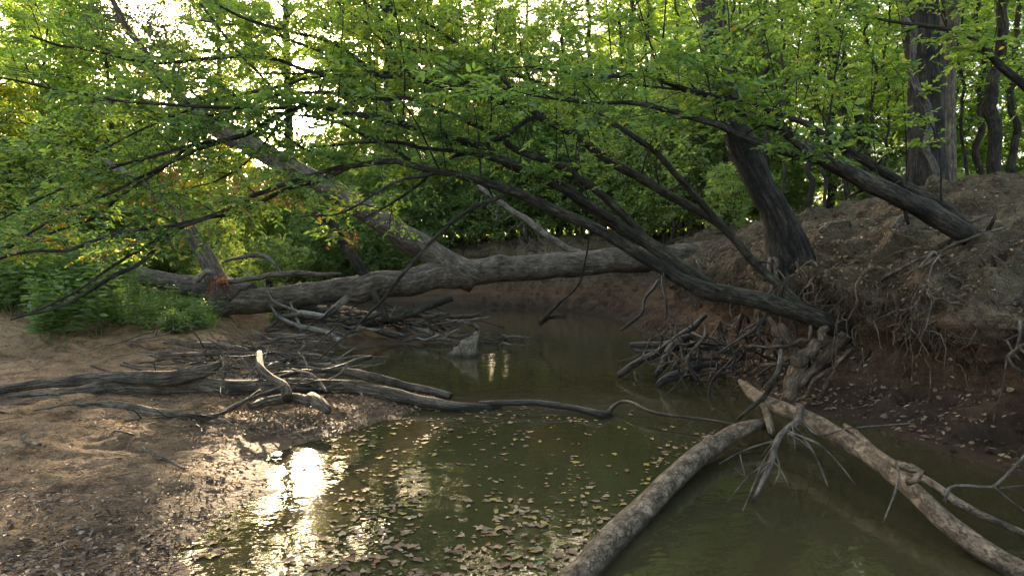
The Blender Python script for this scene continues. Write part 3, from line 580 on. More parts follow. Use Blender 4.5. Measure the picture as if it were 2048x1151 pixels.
standing('grey_trunk_tree', [(1893, topz(1893, 13.9, 0) - 4, 13.9, 32), (1892, 250, 13.9, 31), (1896, 120, 13.9, 30), (1905, -60, 13.9, 34), (1915, -500, 13.9, 20)], 'narrower grey trunk standing close behind the thick straight trunk', M_bk_grey, 14, 32, .05, None, (2.0, 1.8, .4, 1.))
standing('slender_pale_tree', [(1884, topz(1884, 11.8, 0) - 2, 11.8, 14), (1868, 320, 11.8, 13), (1848, 250, 11.8, 13), (1828, 150, 11.8, 12), (1812, 40, 11.8, 11), (1802, -80, 11.8, 9), (1800, -200, 11.8, 5)], 'slender pale curved sapling trunk in front of the thick straight trunk', M_bk_pale, 8, 33, .04, None, (2.5, .9, .75, 1.), 1.2)
standing('forked_tree', [(1998, topz(1998, 14.5, 0) - 3, 14.5, 28), (1990, 300, 14.5, 26), (1982, 220, 14.5, 26), (1992, 120, 14.5, 22), (2005, 0, 14.5, 18), (2010, -200, 14.5, 12)], 'dark wavy trunk rising near the right edge of the bank top', M_bk_dark, 10, 34, .07, None, (2.5, 1.5, .45, 1.))
SAP = [(1568, 14.0, 8, -6), (1622, 17, 12, 4), (1645, 16, 7, 12), (1700, 19, 12, -8), (1735, 16, 7, 6), (1765, 21, 20, -60), (1770, 14.5, 6, 4), (1690, 14, 5, -6), (1935, 15, 7, -8), (1955, 18, 14, 5), (1540, 18, 14, -5), (1660, 22, 18, 3), (1470, 20, 10, -4), (1395, 19, 9, 5), (1235, 33, 9, 3), (1185, 24, 12, -4), (1120, 34, 12, 4), (1300, 30, 10, -3), (1345, 23, 8, 4), (2030, 17, 16, 4)]
for k, (px, d, wd, lean) in enumerate(SAP):
    by_ = topz(px, d, 0) - 2
    if gz((px - CX) / FPX * d, d) < 2.2: d = 33.
    by_ = topz(px, d, 0) - 2
    standing('sapling' if wd < 12 else 'young_tree', [(px, by_, d, wd), (px + lean * .5, by_ - 120, d, wd * .92), (px + lean, by_ - 240, d, wd * .85), (px + lean * 2, by_ - 420, d, wd * .6), (px + lean * 2.5, by_ - 620, d, wd * .3)],
             ('thin dark sapling stem among the young trees on the bank top' if wd < 12 else 'straight dark young trunk in the woods behind the bank'), M_bk_dark, 8, 50 + k, .05,
             'thin saplings on the bank top' if wd < 12 else 'young trees behind the bank', (2.6, 1.2, .3, 1.), 1.25)

# ---------------------------------------------------------------- background woods: a few kinds, copied
def kind_tree(name, H, r, base, cr, nb_, leafL, seed, mat, lean=.4, twn=9, per=8, tl=.6):
    global rs; rs_keep = rs; rs = np.random.RandomState(seed)
    root = thing(name, (0, 0, 0), name, 'tree')
    top = np.array([rs.uniform(-lean, lean), rs.uniform(-lean, lean), H])
    tr = spline([np.array([0, 0, -.4]), np.array([0, 0, H * .2]) + rs.normal(size=3) * .1, top * .6 + rs.normal(size=3) * .25, top], 26)
    g = Geo(); tube(g, tr, np.linspace(r, r * .25, 26) * (1 + .5 * np.exp(-np.linspace(0, 20, 26))), 10, lump=.08, seed=seed)
    gl = Geo(); SS, DD, LL = [], [], []
    for k in range(nb_):
        f = (k + rs.uniform()) / nb_; z = base + (H - base) * f; i = min(25, int(z / H * 25)); p = tr[i].copy(); p[2] = z
        az = k * 2.4 + rs.uniform(-.5, .5); reach = cr * (math.sin(math.pi * min(.97, .16 + f * .8)) ** .7) * rs.uniform(.6, 1.15)
        d = np.array([math.cos(az), math.sin(az), rs.uniform(.1, .7)]); e = p + norm(d) * reach
        m = (p + e) / 2 + np.array([0, 0, .12 * reach]); bp = spline([p, m, e], 7); tube(g, bp, np.linspace(r * .28 * (1 - f * .5), .008, 7), 5, cap=False)
        nsb = 5 + int(reach * 3)
        for j in range(nsb):
            t = rs.uniform(.25, 1); q = (1 - t) ** 2 * p + 2 * t * (1 - t) * m + t * t * e
            d2 = norm(norm(d) * .7 + norm(rs.normal(size=3) * np.array([1, 1, .45])) * .9); l2 = reach * .38 * rs.uniform(.5, 1.2); e2 = q + d2 * l2
            cones(g, q[None], e2[None], .012, .005)
            tt = np.linspace(.1, 1, twn)[:, None]; SS.append(q + d2 * l2 * tt); sd_ = norm(np.cross(d2, [0, 0, 1.])) * np.where(np.arange(twn) % 2, 1, -1)[:, None]
            DD.append(norm(d2 * .6 + sd_ * .8 + rs.normal(size=(twn, 3)) * .4)); LL.append(np.full(twn, tl) * rs.uniform(.5, 1.2, twn))
    twig_leaves(g, gl, np.concatenate(SS), np.concatenate(DD), np.concatenate(LL), per, leafL, False, .55, .004, .6)
    g.build('trunk', M_wood, root); gl.build('crown', mat, root, smooth=False); rs = rs_keep
    print(name, gl.n // 4); return root
TALL = [kind_tree('tall_tree', 19, .26, 6.0, 4.2, 40, .15, 1, M_leafb, twn=9), kind_tree('tall_tree', 22, .30, 8, 4.6, 42, .16, 2, M_leafb, twn=9), kind_tree('tall_tree', 16, .2, 4.5, 3.6, 36, .14, 3, M_leafb)]
UND = [kind_tree('understory_tree', 8, .09, 1.2, 2.6, 30, .11, 4, M_leafb, twn=7), kind_tree('understory_tree', 6.5, .07, .8, 2.3, 27, .10, 5, M_leafb, twn=7), kind_tree('understory_tree', 10, .12, 2.0, 2.8, 32, .12, 6, M_leafb, twn=7)]
YEL = kind_tree('yellowing_sunlit_tree', 7, .08, 1.0, 2.4, 30, .10, 8, M_leafy)
SHR = [kind_tree('shrub', 2.4, .03, .15, 1.2, 26, .075, 9, M_shrub, twn=6, per=7, tl=.35), kind_tree('shrub', 3.4, .035, .2, 1.5, 30, .08, 10, M_shrub, twn=6, per=7, tl=.4)]
LABELS = {'tall_tree': ('tall forest tree with a high crown standing back among the woods', 'tall trees of the background woods'),
          'understory_tree': ('leafy green understory tree in the woods behind the creek', 'understory trees of the background woods'),
          'yellowing_sunlit_tree': ('yellow green sunlit young tree beyond the left bank', 'yellowing sunlit trees beyond the left bank'),
          'shrub': ('bushy green shrub at the foot of the woods', 'shrubs along the banks')}
HH = {}
for o_, h_, c_ in zip(TALL + UND + [YEL] + SHR, (19, 22, 16, 8, 6.5, 10, 7, 2.4, 3.4), (4.2, 4.6, 3.6, 2.6, 2.3, 2.8, 2.4, 1.2, 1.5)): HH[o_.name] = (h_, c_)
firstuse = set()
def put(o, px, d, sc=1., z=None):
    x = (px - CX) / FPX * d; zz = gz(x, d)
    while zz < (.7 if x < -3 else 2.3) and d < 60: d += 1.; x = (px - CX) / FPX * d; zz = gz(x, d)
    nm = o.name.split('.')[0]; lab, grp = LABELS[nm]
    # a clearing in the woods lets the low sun through to the water's edge
    Hh, cr = HH[o.name]; xc = -1.57 - .3 * (d - 5.3); zc = .2994 * (d - 5.3); strict = abs(x - xc) < cr * sc * .9 + .5; wide = xc - 3.6 - cr * .6 < x < xc + cr * sc
    if nm != 'tall_tree' and (strict or (wide and rs.uniform() < .65)) and zz + Hh * sc > zc - .8:
        sc = (zc - .8 - zz) / Hh
        if sc < .35: return None
    if nm == 'tall_tree' and strict and abs(x - xc) < 3 and zz + {'tall_tree': 6, 'tall_tree.001': 8, 'tall_tree.002': 4.5}[o.name] * sc < zc + .8: return None
    if o.name not in firstuse:
        firstuse.add(o.name); o.location = (x, d, zz - .05); o.rotation_euler = (0, 0, rs.uniform(0, 6.28)); o.scale = (sc,) * 3; c = o
    else: c = copy_tree(o, None, (x, d, zz - .05), rs.uniform(0, 6.28), sc)
    tag(c, lab, 'shrub' if nm == 'shrub' else 'tree', grp); return c
# right-hand woods
for k in range(24):
    px = 1080 + (k * 613 % 1150) + rs.uniform(-25, 25); d = 17 + (k * 7 % 30) + rs.uniform(0, 2); put(UND[k % 3], px, d, rs.uniform(.62, .95))
for px, d in [(1540, 40), (1420, 46), (1730, 31), (2050, 33), (1300, 50), (1960, 27), (2250, 22), (1850, 38), (3481, 5), (2616, 9), (5400, 2.4), (2380, 14)]: put(TALL[int(px) % 3], px, d, rs.uniform(.85, 1.1))  # unseen trees beyond the right edge are added to shade the bank
# middle and left woods beyond the river bend
for k in range(20):
    px = 640 + (k * 331 % 560) + rs.uniform(-25, 25); d = 33 + (k * 5 % 18); put(UND[k % 3], px, d, rs.uniform(.85, 1.2))
for px, d, s in [(1270, 36, .85), (860, 40, .9), (960, 37, .75), (1060, 44, .8), (760, 46, .85), (900, 50, .9), (1200, 44, .7), (610, 31, 1.), (580, 42, 1.1), (700, 33, 1.), (784, 36, 1.), (442, 40, .8), (500, 46, .9), (720, 40, .9), (-150, 34, 1.), (100, 44, .75), (-60, 26, .8), (-320, 22, 1)]: put(TALL[int(px) % 3], px, d, s)
for k in range(34):
    px = -140 + (k * 271 % 880) + rs.uniform(-20, 20); d = 17.5 + (k * 7 % 24); s = rs.uniform(.7, 1.05)
    if 360 < px < 700: s *= .6
    if 545 < px < 685: d = max(d, 30)
    put(YEL if k % 5 < 3 else UND[k % 3], px, d, s)
for k in range(14): put((YEL, UND[0])[k % 2], 380 + k * 25 + rs.uniform(-8, 8), 38 + (k * 5 % 9), rs.uniform(.6, .8))
# shrubs
for k in range(16): put(SHR[k % 2], 640 + k * 24 + rs.uniform(-10, 10), 30.5 + (k % 4) * 1.1 + (k * .02), rs.uniform(.8, 1.1))
for k in range(16): put(SHR[k % 2], 60 + k * 40 + rs.uniform(-12, 12), 21 + (k * 5 % 7) * 1.5, rs.uniform(.9, 1.4))
for k in range(12): put(SHR[k % 2], 660 + k * 32 + rs.uniform(-12, 12), 31 + (k * 3 % 5) * .7, rs.uniform(1.2, 1.6))
for k in range(14): put(SHR[k % 2], -40 + k * 48 + rs.uniform(-12, 12), 15.5 + (k * 5 % 7) * 1.2, rs.uniform(.65, 1.))
for k in range(13): put((YEL, UND[1], YEL)[k % 3], 980 + k * 44 + rs.uniform(-10, 10), 34 + (k * 5 % 9), rs.uniform(.8, 1.1))
for k in range(22): put(SHR[k % 2], 1020 + k * 27 + rs.uniform(-10, 10), (30 if px < 1250 else 20) + (k * 5 % 7), rs.uniform(.9, 1.3))
for k in range(18): put(SHR[k % 2], 1000 + k * 29 + rs.uniform(-8, 8), 30.5 + (k * 3 % 4) if 1000 + k * 29 < 1260 else 21 + (k * 3 % 5), rs.uniform(1.3, 1.9))
for k in range(9): put(SHR[k % 2], 1480 + k * 72 + rs.uniform(-20, 20), 18 + (k * 5 % 6), rs.uniform(.45, .75))

# far-off woods closing the horizon
def far_woods():
    g = Geo(); n = 52000
    az = rs.uniform(-62, 62, n); d = rs.uniform(58, 78, n); a = np.radians(az)
    topv = 14.5 + 4 * fbm(np.stack([az * .16, az * 0, az * 0], -1), 3) - 6 * np.exp(-((az + 20) / 6.5) ** 2) - 4 * np.exp(-((az - 1) / 8) ** 2)
    z = 2 + topv * rs.uniform(0, 1, n) ** .9
    Pt = np.stack([np.sin(a) * d, np.cos(a) * d, z], -1); dn = fbm(Pt * .22, 3); ok = dn > -.45 + .6 * z / 22; Pt = Pt[ok]
    leaves(g, Pt, rdir(len(Pt)), rdir(len(Pt), .6), rs.uniform(.5, .95, len(Pt)), .7, False, rs.uniform(0, 1, len(Pt)))
    tag(g.build('distant_woods', M_leafb, smooth=False), 'hazy mass of far forest closing the view between the trunks', 'woods', kind='stuff')
far_woods()

# ---------------------------------------------------------------- fallen tree across the creek
def fallen():
    root = thing('fallen_tree', tuple(P(1340, 540, 17.2)), 'huge grey fallen trunk bridging the creek, a broken limb rising from its left half', 'tree trunk')
    g = Geo(); q, r = pxpath([(1420, 508, 18, 60), (1340, 514, 17.2, 52), (1200, 525, 16.4, 54), (1050, 536, 15.8, 57), (930, 548, 15.2, 62), (850, 558, 14.8, 62), (750, 572, 14.3, 56), (640, 586, 13.9, 54), (540, 597, 13.5, 57), (470, 604, 13.2, 60), (415, 609, 13, 62)], n=120, wob=.05, seed=2)
    tube(g, q, r * .9, 28, lump=.05, jag=.12, seed=2, knots=7); g.build('trunk', M_bk_grey, root)
    def limb(nm, l, ns=16, seed=1, jag=.05, m=M_bk_grey, lump=.05, n=None):
        g = Geo(); q, r = pxpath(l, wob=.04, seed=seed, n=n); r = r * .88; tube(g, q, r, ns, lump=lump, jag=jag, seed=seed, knots=3); return g.build(nm, m, root), q, r
    L1 = limb('limb', [(950, 555, 15.2, 70), (905, 535, 15.1, 66), (870, 510, 15, 58), (820, 478, 14.9, 54), (775, 452, 14.8, 52), (715, 410, 14.6, 50), (650, 372, 14.5, 46), (600, 345, 14.4, 44), (550, 316, 14.3, 46), (500, 288, 14.2, 46), (440, 262, 14.1, 38), (370, 205, 14, 24), (300, 125, 14, 17), (240, 30, 14, 13), (190, -60, 14, 9)], 20, 5, n=90)
    L2 = limb('limb', [(470, 600, 13.2, 70), (440, 575, 13.2, 56), (415, 525, 13.2, 40), (388, 475, 13.1, 34), (350, 412, 13, 30), (300, 380, 13, 26), (240, 345, 13, 20), (190, 320, 13, 14)], 14, 6)
    limb('limb', [(500, 590, 13.3, 50), (440, 578, 13.6, 50), (380, 570, 13.9, 48), (330, 560, 14.3, 44), (280, 550, 14.7, 40)], 16, 7)
    limb('branch', [(760, 580, 14.2, 40), (725, 545, 14.1, 26), (690, 490, 14, 22), (665, 450, 13.9, 18), (630, 425, 13.8, 14)], 10, 8, m=M_bk_dark)
    limb('branch', [(440, 565, 13, 12), (520, 553, 12.9, 12), (600, 545, 12.8, 11), (680, 548, 12.8, 7)], 8, 9)
    limb('branch', [(450, 522, 13.6, 6), (510, 507, 13.5, 11), (545, 528, 13.4, 8), (570, 560, 13.3, 6)], 8, 10, m=M_bk_stick)
    limb('branch', [(430, 548, 12.9, 9), (412, 540, 12.8, 12), (395, 560, 12.8, 7)], 8, 11, m=M_bk_white)
    limb('branch', [(748, 590, 14, 20), (762, 615, 13.9, 15), (770, 645, 13.8, 18)], 10, 12, m=M_bk_dark)
    # dead hanging leaves and shaggy twigs
    gt = Geo(); gl = Geo()
    for (cx, cy, d, n, sp) in [(530, 385, 13.8, 26, 55), (310, 360, 12.9, 22, 45), (300, 400, 12.9, 10, 40), (435, 560, 12.7, 16, 18), (520, 345, 13.8, 10, 40), (700, 470, 13.8, 10, 30)]:
        for j in range(n):
            p = P(cx + rs.normal() * sp * .6, cy - 12 + rs.normal() * sp * .25, d + rs.normal() * .15); dd = norm(np.array([rs.normal() * .5, rs.normal() * .4, -.8]))
            twig_leaves(gt, gl, p[None], dd[None], .3, 9, .07, False, .45, .003, tint=.5, droop=.3)
    gl.build('dead_leaves', M_dead, root, smooth=False)
    # dry vine tangle on the upper limb
    q = L1[1]; n = 1500; idx = rs.randint(int(len(q) * .80), len(q), n); S = q[idx] + rs.normal(size=(n, 3)) * np.array([.55, .5, .32]) + np.array([.45, 0, .12]); D = rdir(n, -.6); cones(gt, S, S + D * rs.uniform(.15, .6, (n, 1)), .006, .003)
    gt.build('dry_twigs', M_bk_stick, root)
fallen()
g = Geo(); q, r = pxpath([(955, 372, 18.6, 8), (1010, 410, 18.4, 11), (1060, 445, 18.2, 13), (1110, 482, 18, 13), (1170, 512, 17.8, 14), (1210, 530, 17.6, 12)], wob=.04, seed=3); tube(g, q, r, 8, lump=.1, seed=3)
pole = thing('dead_branch', tuple(q[-1]), 'dead branch slanting down onto the back of the fallen trunk, hung with rootlets', 'branch'); g.build('stem', M_bk_stick, pole)
g = Geo()
for k in range(26):
    p = q[rs.randint(2, len(q) - 3)]; a, b = root_path(p, p + np.array([rs.normal() * .3, rs.normal() * .2, -rs.uniform(.25, .9)]), 0, .010, .004, 300 + k, 9, .12); tube(g, a, b, 4, cap=False)
g.build('rootlets', M_bk_white, pole)

# ---------------------------------------------------------------- foreground logs
def log(name, lst, label, mat, ns=20, seed=1, lump=.06, jag=.03, wob=.02, knots=4, cat='log', n=None, group=None, water=True, twl=None):
    """lst: (px, py, height above water, width px)"""
    pts = [(PZ(x, y, z), wd * .36 / FPX * PZ(x, y, z)[1]) for x, y, z, wd in lst]
    g = Geo(); q, r = path(pts, wob=wob, seed=seed, n=n); tube(g, q, r, ns, lump=lump, jag=jag, seed=seed, knots=knots)
    if twl is None: o = tag(g.build(name, mat, origin=q[0]), label, cat, group); return o, q, r
    root = thing(name, tuple(q[0]), label, cat, group); g.build('trunk', mat, root)
    for (nm, l2, m2) in twl:
        g2 = Geo(); p2, r2 = path([(PZ(x, y, z), wd * .5 / FPX * PZ(x, y, z)[1]) for x, y, z, wd in l2], wob=.01, seed=seed + 3); tube(g2, p2, r2, 8, lump=.06, seed=seed); g2.build(nm, m2, root)
    return root, q, r
log('log', [(1090, 1225, .02, 90), (1178, 1132, .04, 84), (1245, 1056, .05, 76), (1315, 984, .07, 66), (1385, 920, .09, 58), (1440, 882, .11, 50), (1485, 860, .13, 42), (1522, 846, .15, 28)],
    'thick tan log rising out of the water at the bottom centre to the fork', M_bk_log, 32, 41, .035, n=160, wob=.012)
rtw = np.random.RandomState(5); TWX = []
for k in range(18):
    x0, y0, z0 = [(1560, 880, .3), (1545, 920, .22), (1585, 850, .36), (1575, 866, .34)][k % 4]; dx = rtw.uniform(-110, 130); dy = rtw.uniform(15, 110)
    if k > 10: continue
    TWX.append(('twig', [(x0, y0, z0, 4), (x0 + dx * .5, y0 + dy * .35, z0 * .85, 3), (x0 + dx, y0 + dy, z0 * .4, 1.8)], M_bk_stick))
TW = TWX + [('branch', [(1600, 812, .34, 16), (1598, 838, .36, 14), (1575, 858, .34, 14), (1556, 880, .30, 13), (1540, 930, .2, 11), (1515, 985, .06, 8), (1503, 1003, 0, 5)], M_bk_stick),
      ('branch', [(1530, 790, .28, 22), (1532, 820, .24, 18), (1540, 852, .16, 15), (1545, 870, .08, 12)], M_bk_log),
      ('branch', [(1545, 765, .5, 9), (1530, 790, .36, 10), (1495, 820, .25, 8), (1475, 838, .15, 7)], M_bk_dark),
      ('branch', [(1562, 700, .75, 8), (1555, 740, .6, 9), (1530, 778, .4, 9)], M_bk_stick),
      ('twig', [(1575, 862, .34, 7), (1610, 880, .3, 5), (1635, 920, .2, 4), (1655, 970, .08, 3)], M_bk_stick),
      ('twig', [(1575, 862, .34, 6), (1640, 890, .3, 4), (1680, 930, .2, 3), (1710, 968, .1, 3)], M_bk_stick),
      ('twig', [(1560, 880, .3, 6), (1520, 890, .25, 4), (1480, 905, .2, 3), (1440, 925, .1, 3)], M_bk_stick),
      ('twig', [(1550, 900, .26, 5), (1560, 940, .15, 4), (1545, 975, .05, 3)], M_bk_stick),
      ('twig', [(1600, 838, .36, 5), (1640, 870, .3, 4), (1700, 855, .33, 3), (1830, 845, .36, 2)], M_bk_stick),
      ('twig', [(1480, 908, .2, 3), (1490, 950, .1, 2), (1470, 935, .12, 2)], M_bk_stick)]
log('log', [(1480, 762, .30, 12), (1505, 785, .30, 34), (1535, 806, .28, 40), (1580, 825, .27, 42), (1640, 850, .26, 48), (1720, 902, .22, 50), (1800, 962, .17, 50), (1880, 1032, .12, 55), (1960, 1090, .07, 60), (2060, 1152, .03, 66), (2150, 1210, .0, 70)],
    'long peeling tan log running from the fork down to the bottom right corner', M_bk_log, 32, 42, .045, n=160, twl=TW)
TW2 = [('stub', [(1795, 925, .34, 12), (1815, 935, .34, 20), (1838, 938, .34, 16), (1835, 955, .3, 14), (1815, 962, .26, 16)], M_bk_log),
       ('twig', [(1795, 925, .34, 6), (1795, 965, .3, 5), (1780, 1010, .2, 3), (1765, 1045, .1, 3)], M_bk_stick)]
log('branch', [(1690, 850, .30, 12), (1720, 872, .30, 18), (1790, 925, .26, 21), (1860, 962, .22, 22), (1930, 1010, .15, 22), (2000, 1040, .09, 20), (2070, 1068, .05, 18), (2150, 1100, .02, 18)], 'thinner tan branch lying along the upper side of the long peeling log', M_bk_log, 14, 43, .07, n=90, cat='branch', twl=TW2)
log('branch', [(1890, 1000, .25, 9), (1905, 972, .3, 9), (1950, 968, .33, 8), (1985, 970, .33, 8), (2020, 940, .4, 7), (2060, 900, .5, 6)], 'pale bent branch with twigs crossing the thinner branch at the right edge', M_bk_stick, 8, 44, cat='branch', knots=1,
    twl=[('twig', [(1985, 970, .33, 5), (2020, 1000, .25, 4), (2060, 1030, .18, 3)], M_bk_stick), ('twig', [(2000, 975, .3, 4), (2050, 970, .3, 3), (2090, 980, .3, 3)], M_bk_stick)])
log('branch', [(960, 806, .05, 12), (1000, 806, .07, 17), (1080, 806, .08, 18), (1150, 813, .07, 18), (1195, 825, .05, 20), (1218, 828, .02, 24)], 'black wet branch lying across the middle of the creek', M_bk_wet, 12, 45, .08, cat='branch')
log('branch', [(1210, 832, .0, 14), (1240, 804, .08, 10), (1270, 808, .10, 9), (1310, 826, .08, 9), (1400, 840, .08, 8), (1480, 850, .10, 9), (1530, 853, .12, 9)], 'thin wavy dark branch bridging from the black branch to the fork', M_bk_wet, 8, 46, .05, cat='branch')

# ---------------------------------------------------------------- driftwood pile on the left
DL = 'weathered driftwood log'
log('driftwood_log', [(-60, 790, .30, 30), (20, 775, .32, 26), (120, 762, .34, 30), (230, 755, .36, 36), (330, 758, .36, 44), (400, 745, .40, 40), (430, 735, .44, 30)], 'weathered log with a pale broken end pointing up on top of the driftwood pile', M_bk_drift, 18, 51, .13, .08)
log('driftwood_log', [(-40, 800, .22, 30), (120, 788, .24, 34), (240, 775, .25, 40), (380, 772, .25, 44), (520, 775, .22, 44), (640, 770, .20, 42), (740, 778, .16, 38), (820, 795, .10, 34), (900, 812, .05, 30), (960, 815, .02, 22), (1000, 815, .0, 14)],
    'longest driftwood log reaching from the left edge out into the water', M_bk_drift, 20, 52, .10, .05, n=150)
log('driftwood_log', [(600, 728, .22, 20), (660, 735, .22, 26), (740, 755, .18, 24), (830, 772, .12, 22), (900, 790, .06, 20)], 'shorter driftwood log behind the longest one, its end in the water', M_bk_drift, 14, 53, .12, .04)
log('driftwood_log', [(-30, 812, .22, 14), (80, 808, .22, 18), (160, 806, .22, 20), (240, 812, .2, 26), (310, 826, .18, 30), (370, 834, .16, 24), (420, 832, .16, 14), (470, 812, .2, 10), (520, 780, .28, 8)], 'grey curved driftwood limb in front of the pile ending in a bundle of twigs', M_bk_drift, 16, 54, .10)
log('driftwood_log', [(20, 830, .14, 14), (120, 822, .16, 18), (200, 815, .17, 18), (270, 810, .18, 12)], 'thin grey pole tucked under the curved driftwood limb', M_bk_drift, 10, 55, .08)
log('driftwood_log', [(-120, 800, .2, 90), (-40, 822, .17, 76), (20, 842, .14, 56), (70, 858, .10, 30), (90, 864, .08, 12)], 'stout dark log end tapering into the mud at the left edge', M_bk_drift, 18, 56, .12)
log('driftwood_log', [(360, 685, .42, 16), (400, 690, .42, 20), (450, 692, .42, 18), (500, 700, .40, 8)], 'short pale log half buried in the sand above the pile', M_bk_drift, 12, 57, .10, .05)
log('driftwood_log', [(320, 712, .38, 10), (400, 708, .40, 12), (480, 708, .38, 8)], 'thin bark strip lying on the sand above the pile', M_bk_drift, 10, 58, .10)
log('driftwood_log', [(500, 812, .2, 16), (540, 800, .22, 28), (590, 794, .24, 30), (620, 800, .23, 28)], 'smooth forked stump limb in the middle of the driftwood pile', M_bk_drift, 16, 59, .06,
    twl=[('branch', [(575, 795, .27, 22), (568, 772, .36, 20), (540, 755, .42, 16), (520, 735, .50, 15), (517, 705, .6, 13)], M_bk_drift), ('stub', [(622, 795, .24, 26), (640, 805, .22, 24), (656, 820, .18, 14)], M_bk_drift)])
log('branch', [(585, 738, .40, 7), (620, 748, .38, 10), (640, 765, .3, 11), (655, 780, .25, 8)], 'curved pale branch arching over the longest driftwood log', M_bk_stick, 8, 60, cat='branch')
log('branch', [(410, 838, .1, 12), (460, 815, .2, 10), (520, 790, .3, 8), (570, 770, .38, 6)], 'long twig leaning up from the end of the curved driftwood limb', M_bk_stick, 8, 61, cat='branch')
log('branch', [(600, 560, 1.3, 8), (625, 600, 1.0, 12), (650, 645, .6, 16), (665, 672, .3, 14)] if False else [(660, 668, .12, 18), (645, 640, .5, 14), (622, 605, .9, 10), (600, 575, 1.25, 6)][::1] and [(660, 672, .05, 18), (655, 664, .1, 16), (650, 655, .15, 14)], 'short bleached branch stub standing at the water edge under the fallen trunk', M_bk_white, 8, 62, cat='branch')
def limb3(name, lst, label, mat, ns=8, seed=1, cat='branch', group=None):
    g = Geo(); q, r = pxpath(lst, wob=.02, seed=seed); tube(g, q, r, ns, lump=.06, seed=seed); return tag(g.build(name, mat, origin=q[0]), label, cat, group)
limb3('bleached_branch', [(664, 672, 14.2, 18), (640, 632, 14, 14), (618, 600, 13.8, 9), (600, 575, 13.6, 5)], 'bleached branch leaning against the fallen trunk above the debris', M_bk_white, 8, 63)
limb3('bleached_branch', [(610, 690, 13.2, 12), (600, 655, 13.3, 8), (585, 620, 13.4, 6), (575, 590, 13.5, 4)], 'thin grey branch standing left of the bleached leaning branch', M_bk_white, 6, 64)
limb3('dead_branch', [(690, 655, 14.2, 16), (780, 640, 14.3, 16), (850, 615, 14.4, 14), (905, 595, 14.5, 12)], 'dark broken branch pointing up right from the debris under the fallen trunk', M_bk_dark, 8, 65)
limb3('stick', [(84, 712, 9.4, 5), (95, 732, 9.2, 9), (103, 748, 9.0, 9)], 'short stick standing upright in the sand behind the driftwood pile', M_bk_stick, 7, 66, 'stick')
log('stick', [(272, 886, .10, 3), (320, 912, .09, 6), (366, 940, .09, 8)], 'straight brown stick lying on the sunlit mud', M_bk_stick, 7, 67, cat='stick', knots=0)
log('stick', [(1080, 642, 0.05, 12), (1100, 620, .35, 4), (1150, 560, 1.2, 3)][:1] + [(1100, 632, .05, 6), (1130, 630, .06, 5)], 'dark floating twig in the far part of the creek', M_bk_wet, 6, 68, cat='stick', knots=0)
limb3('drooping_twig', [(1080, 645, 15, 9), (1120, 605, 14.5, 5), (1160, 560, 14, 4), (1180, 470, 13, 3)], 'thin drooping twig dipping into the far water below the fallen trunk', M_bk_dark, 5, 69, 'twig')

# rough stump chunk in the water
def stump():
    g = Geo(); base = PZ(945, 712, 0.); n = 40; th = np.linspace(0, 2 * np.pi, n, endpoint=False); rows = []
    for k in range(14):
        f = k / 13; z = -.1 + .56 * f; rx = .33 * (1 - f) ** 1.15 + .03; ry = .26 * (1 - f) + .03; off = np.array([-.26 + .36 * f, .12 * f, 0])
        rows.append(base + off + np.stack([np.cos(th) * rx, np.sin(th) * ry, np.full(n, z)], -1))
    V = np.concatenate(rows); V = V + .06 * np.stack([fbm(V * 6 + 7 * c, 5, .6) for c in range(3)], -1); F = grid_faces(14, n)
    F2 = np.stack([np.arange(13) * n + n - 1, (np.arange(13) + 1) * n + n - 1, (np.arange(13) + 1) * n, np.arange(13) * n], -1)
    V = np.vstack([V, V[-n:].mean(0)]); a = np.arange(n) + 13 * n; cap = np.stack([a, np.roll(a, -1), np.full(n, 14 * n)], -1)
    g.add(V, [F, F2, cap]); tag(g.build('stump', M_bk_snag, origin=base), 'rough pale triangular stump sticking out of the water in mid creek', 'stump')
stump()

# ---------------------------------------------------------------- dead sticks: a few shapes, copied
def stick_mesh(seed, L, r, forks, mat, name='stick'):
    rr = np.random.RandomState(seed); g = Geo(); n = 12; t = np.linspace(-.5, .5, n); q = np.zeros((n, 3)); q[:, 0] = t * L
    q[:, 1:] = np.stack([fbm(np.stack([t * 4 + seed * 3 + 5 * k, t * 0, t * 0], -1), 3) for k in (0, 1)], -1) * L * .08; q[:, 2] *= .5
    tube(g, q, np.linspace(r, r * .35, n), 7, lump=.08, jag=r, seed=seed)
    for f in range(forks):
        i = rr.randint(3, 10); d = norm(np.array([rr.uniform(.3, 1), rr.uniform(-1, 1), rr.uniform(-.1, .8)])); l = L * rr.uniform(.15, .4)
        tube(g, spline([q[i], q[i] + d * l * .5 + rr.normal(size=3) * l * .08, q[i] + d * l], 6), np.linspace(r * .5, r * .15, 6), 5, cap=False)
    return g
ST = []
for k in range(6):
    for m in (M_bk_stick, M_bk_wet, M_bk_white):
        o = stick_mesh(200 + k, 1.0, .011 + .007 * (k % 3), k % 4, m).build('dead_stick', m); ST.append(o)
st_used = set()
def stick(p, az, el, L, mi, label, group, name=None, thick=1.):
    o = ST[rs.randint(0, 6) * 3 + mi]
    if o.name not in st_used: st_used.add(o.name)
    else: o = o.copy(); C.objects.link(o)
    o.location = p; o.rotation_euler = (rs.uniform(0, 6), -el, az); o.scale = (L, L * thick, L * thick); tag(o, label, 'stick', group); return o
def pile(n, xr, yr, hfun, Lr, mis, label, group, el=.25, azr=(-.6, .6), thick=(.8, 1.6)):
    for k in range(n):
        px = rs.uniform(*xr); py = rs.uniform(*yr); p = hit(px, py); z = max(p[2], 0) + hfun(px, py)
        p = P(px, py, p[1]); p[2] = z
        stick(p, rs.uniform(*azr) + (math.pi if rs.uniform() < .5 else 0), rs.normal() * el, rs.uniform(*Lr), mis[rs.randint(len(mis))], label, group, thick=rs.uniform(*thick))
